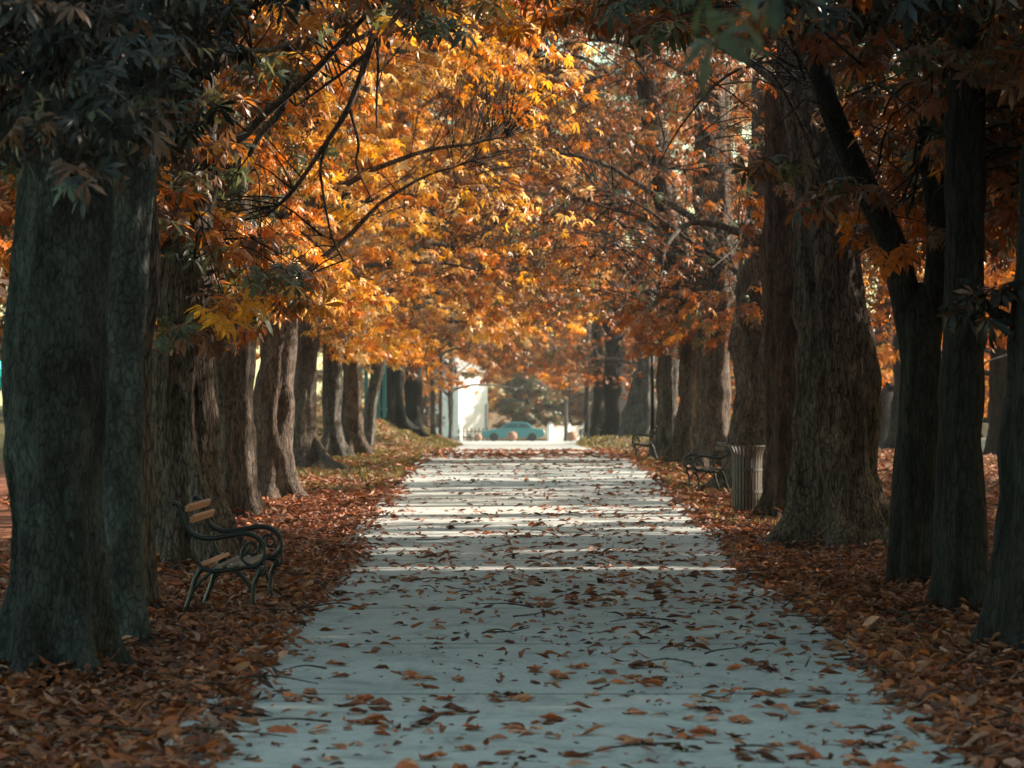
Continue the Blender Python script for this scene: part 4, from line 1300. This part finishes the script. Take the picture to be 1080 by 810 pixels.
# low boundary wall to the right
xa, xb2 = xs(580, 244), xs(618, 244)
root = thing('boundary_wall', 'pale low boundary wall with capped piers right of the car', 'wall', ((xa + xb2) / 2, 246, float(gz(3, 246))), radians(40))
L = (xb2 - xa) / cos(radians(40))
MB().box((0, 0, .55), (L, .22, 1.1)).build('panel', STONE, root)
MB().box((0, 0, 1.14), (L + .05, .30, .08), bev=.02).build('coping', STONE, root)
for x in (-L / 2, 0, L / 2):
    p = MB().box((x, -.02, .65), (.34, .34, 1.3), bev=.01).build('pier', PLASTER, root); MB().lathe([(.26, 1.29), (.26, 1.36), (.02, 1.5)], 4, (x, -.02, 0)).build('cap', STONE, p)
# picket fence in front of the house
root = thing('picket_fence', 'low brown picket fence in front of the white house wall', 'fence', (xs(500, 250), 250, float(gz(-3, 250))))
for i in range(9):
    MB().box((-1.2 + i * .32, 0, .5), (.09, .03, 1.0 + .12 * (i % 2)), bev=.01).build('picket', WOODPOST, root)
for z in (.3, .75): MB().box((0.08, .032, z), (2.9, .03, .08)).build('rail', WOODPOST, root)
# white flag pole
dp = 225; x = xs(486.5, dp)
root = thing('white_post', 'thin white post with a crossbar at the end of the left verge', 'post', (x, dp, float(gz(x, dp))))
MB().lathe([(.09, 0), (.09, .12), (.06, .14), (.055, 2.9), (.02, 2.95)], 12).build('pole', PLASTER, root, True)
MB().box((.55, 0, .55), (1.1, .05, .06), bev=.01).build('crossbar', STONE, root)

# turquoise canopy at the left edge, teal fence behind the bank
dcv = 92; x = xs(-22, dcv)
root = thing('canopy_tent', 'turquoise canopy glimpsed behind the trunk at the left edge', 'canopy', (x, dcv, float(gz(x, dcv))))
zb_ = zs(398, dcv) - float(gz(x, dcv)); zt_ = zs(366, dcv) - float(gz(x, dcv))
a = 1.0
MB().add([(-a, -a, zb_), (a, -a, zb_), (a, a, zb_), (-a, a, zb_), (0, 0, zt_ + .15)], [(0, 1, 4), (1, 2, 4), (2, 3, 4), (3, 0, 4)]).build('canopy', CANVAS, root)
vl = MB()
for (c, sz) in (((0, -a, zb_ - .16), (2 * a, .02, .34)), ((0, a, zb_ - .16), (2 * a, .02, .34)), ((-a, 0, zb_ - .16), (.02, 2 * a - .03, .34)), ((a, 0, zb_ - .16), (.02, 2 * a - .03, .34))): vl.box(c, sz)
vl.build('valance', CANVAS, root)
for sx in (-1, 1):
    for sy in (-1, 1):
        MB().box((sx * (a - .05), sy * (a - .05), zb_ / 2), (.05, .05, zb_)).build('leg', STONE, root)
df = 104; x = xs(383, df)
root = thing('metal_fence', 'teal metal fence with upright bars between two trunks on the left', 'fence', (x, df, float(gz(x, df))))
for i in range(7): MB().box((-.5 + i * .2, 0, 1.0), (.13, .025, 2.0), bev=.006).build('bar', TEAL, root)
for z in (.3, 1.75): MB().box((.1, .03, z), (1.4, .03, .07)).build('rail', TEAL, root)
# stone pedestal on the right lawn
dpd = 88; x = xs(1041, dpd)
root = thing('stone_urn', 'pale stone urn on the far lawn near the right edge', 'urn', (x, dpd, float(gz(x, dpd))))
MB().box((0, 0, .22), (.5, .5, .44), bev=.02).build('pedestal', STONE, root)
MB().lathe([(.14, .44), (.10, .50), (.20, .62), (.26, .80), (.30, .82), (.30, .86), (.24, .86)], 20).build('bowl', STONE, root, True)

# ------------------------------------------------------------------ air
hz_ = MB().box((0, 130, 8), (760, 420, 32)).build('haze', bpy.data.materials.new('haze_air'))
hm = hz_.data.materials[0]; hm.use_nodes = True; hm.node_tree.nodes.clear()
ho = hm.node_tree.nodes.new('ShaderNodeOutputMaterial'); hv = hm.node_tree.nodes.new('ShaderNodeVolumePrincipled')
hv.inputs['Color'].default_value = (.93, .95, .96, 1); hv.inputs['Density'].default_value = .00018; hv.inputs['Anisotropy'].default_value = .2
hm.node_tree.links.new(hv.outputs[0], ho.inputs['Volume'])
structure(hz_, 'stuff')

# ------------------------------------------------------------------ light, sky, camera
W = bpy.data.worlds.new('World'); SC.world = W; W.use_nodes = True
nt = W.node_tree; bg = nt.nodes['Background']
sky = nt.nodes.new('ShaderNodeTexSky'); sky.sky_type = 'NISHITA'; sky.sun_disc = False
sky.sun_elevation = SUN_EL; sky.sun_rotation = radians(90) - SUN_PHI
sky.air_density = 1.0; sky.dust_density = 1.0
tn = nt.nodes.new('ShaderNodeMix'); tn.data_type = 'RGBA'; tn.blend_type = 'MULTIPLY'; tn.inputs[0].default_value = 1
tn.inputs[7].default_value = (1.0, 1.02, .70, 1)
nt.links.new(sky.outputs[0], tn.inputs[6]); nt.links.new(tn.outputs[2], bg.inputs[0]); bg.inputs[1].default_value = .13
sl = bpy.data.lights.new('sun', 'SUN'); sl.energy = 5.0; sl.angle = radians(.7); sl.color = (1.0, .85, .70)
so = bpy.data.objects.new('sun', sl); COL.objects.link(so)
from mathutils import Vector
so.rotation_euler = Vector(S).to_track_quat('Z', 'Y').to_euler(); so.location = (30, 40, 40)

cam = bpy.data.cameras.new('camera'); co = bpy.data.objects.new('camera', cam); COL.objects.link(co)
co.location = (0, 0, EYE); cam.sensor_width = 36; cam.lens = F / 1080 * 36
co.rotation_euler = (radians(90) + math.atan((HY - 405) / F), 0, 0)
cam.clip_start = .2; cam.clip_end = 3000
cam.dof.use_dof = True; cam.dof.focus_distance = 26; cam.dof.aperture_fstop = 4.8; cam.dof.aperture_blades = 7
SC.camera = co

vs = SC.view_settings
vs.view_transform = 'Standard'; vs.look = 'None'; vs.gamma = 1; vs.exposure = 1.7; vs.use_curve_mapping = False
cy = SC.cycles
cy.max_bounces = 7; cy.diffuse_bounces = 4; cy.glossy_bounces = 2; cy.transmission_bounces = 4; cy.transparent_max_bounces = 4
cy.use_denoising = True
cy.sample_clamp_indirect = 6
cy.use_adaptive_sampling = True; cy.adaptive_threshold = .012
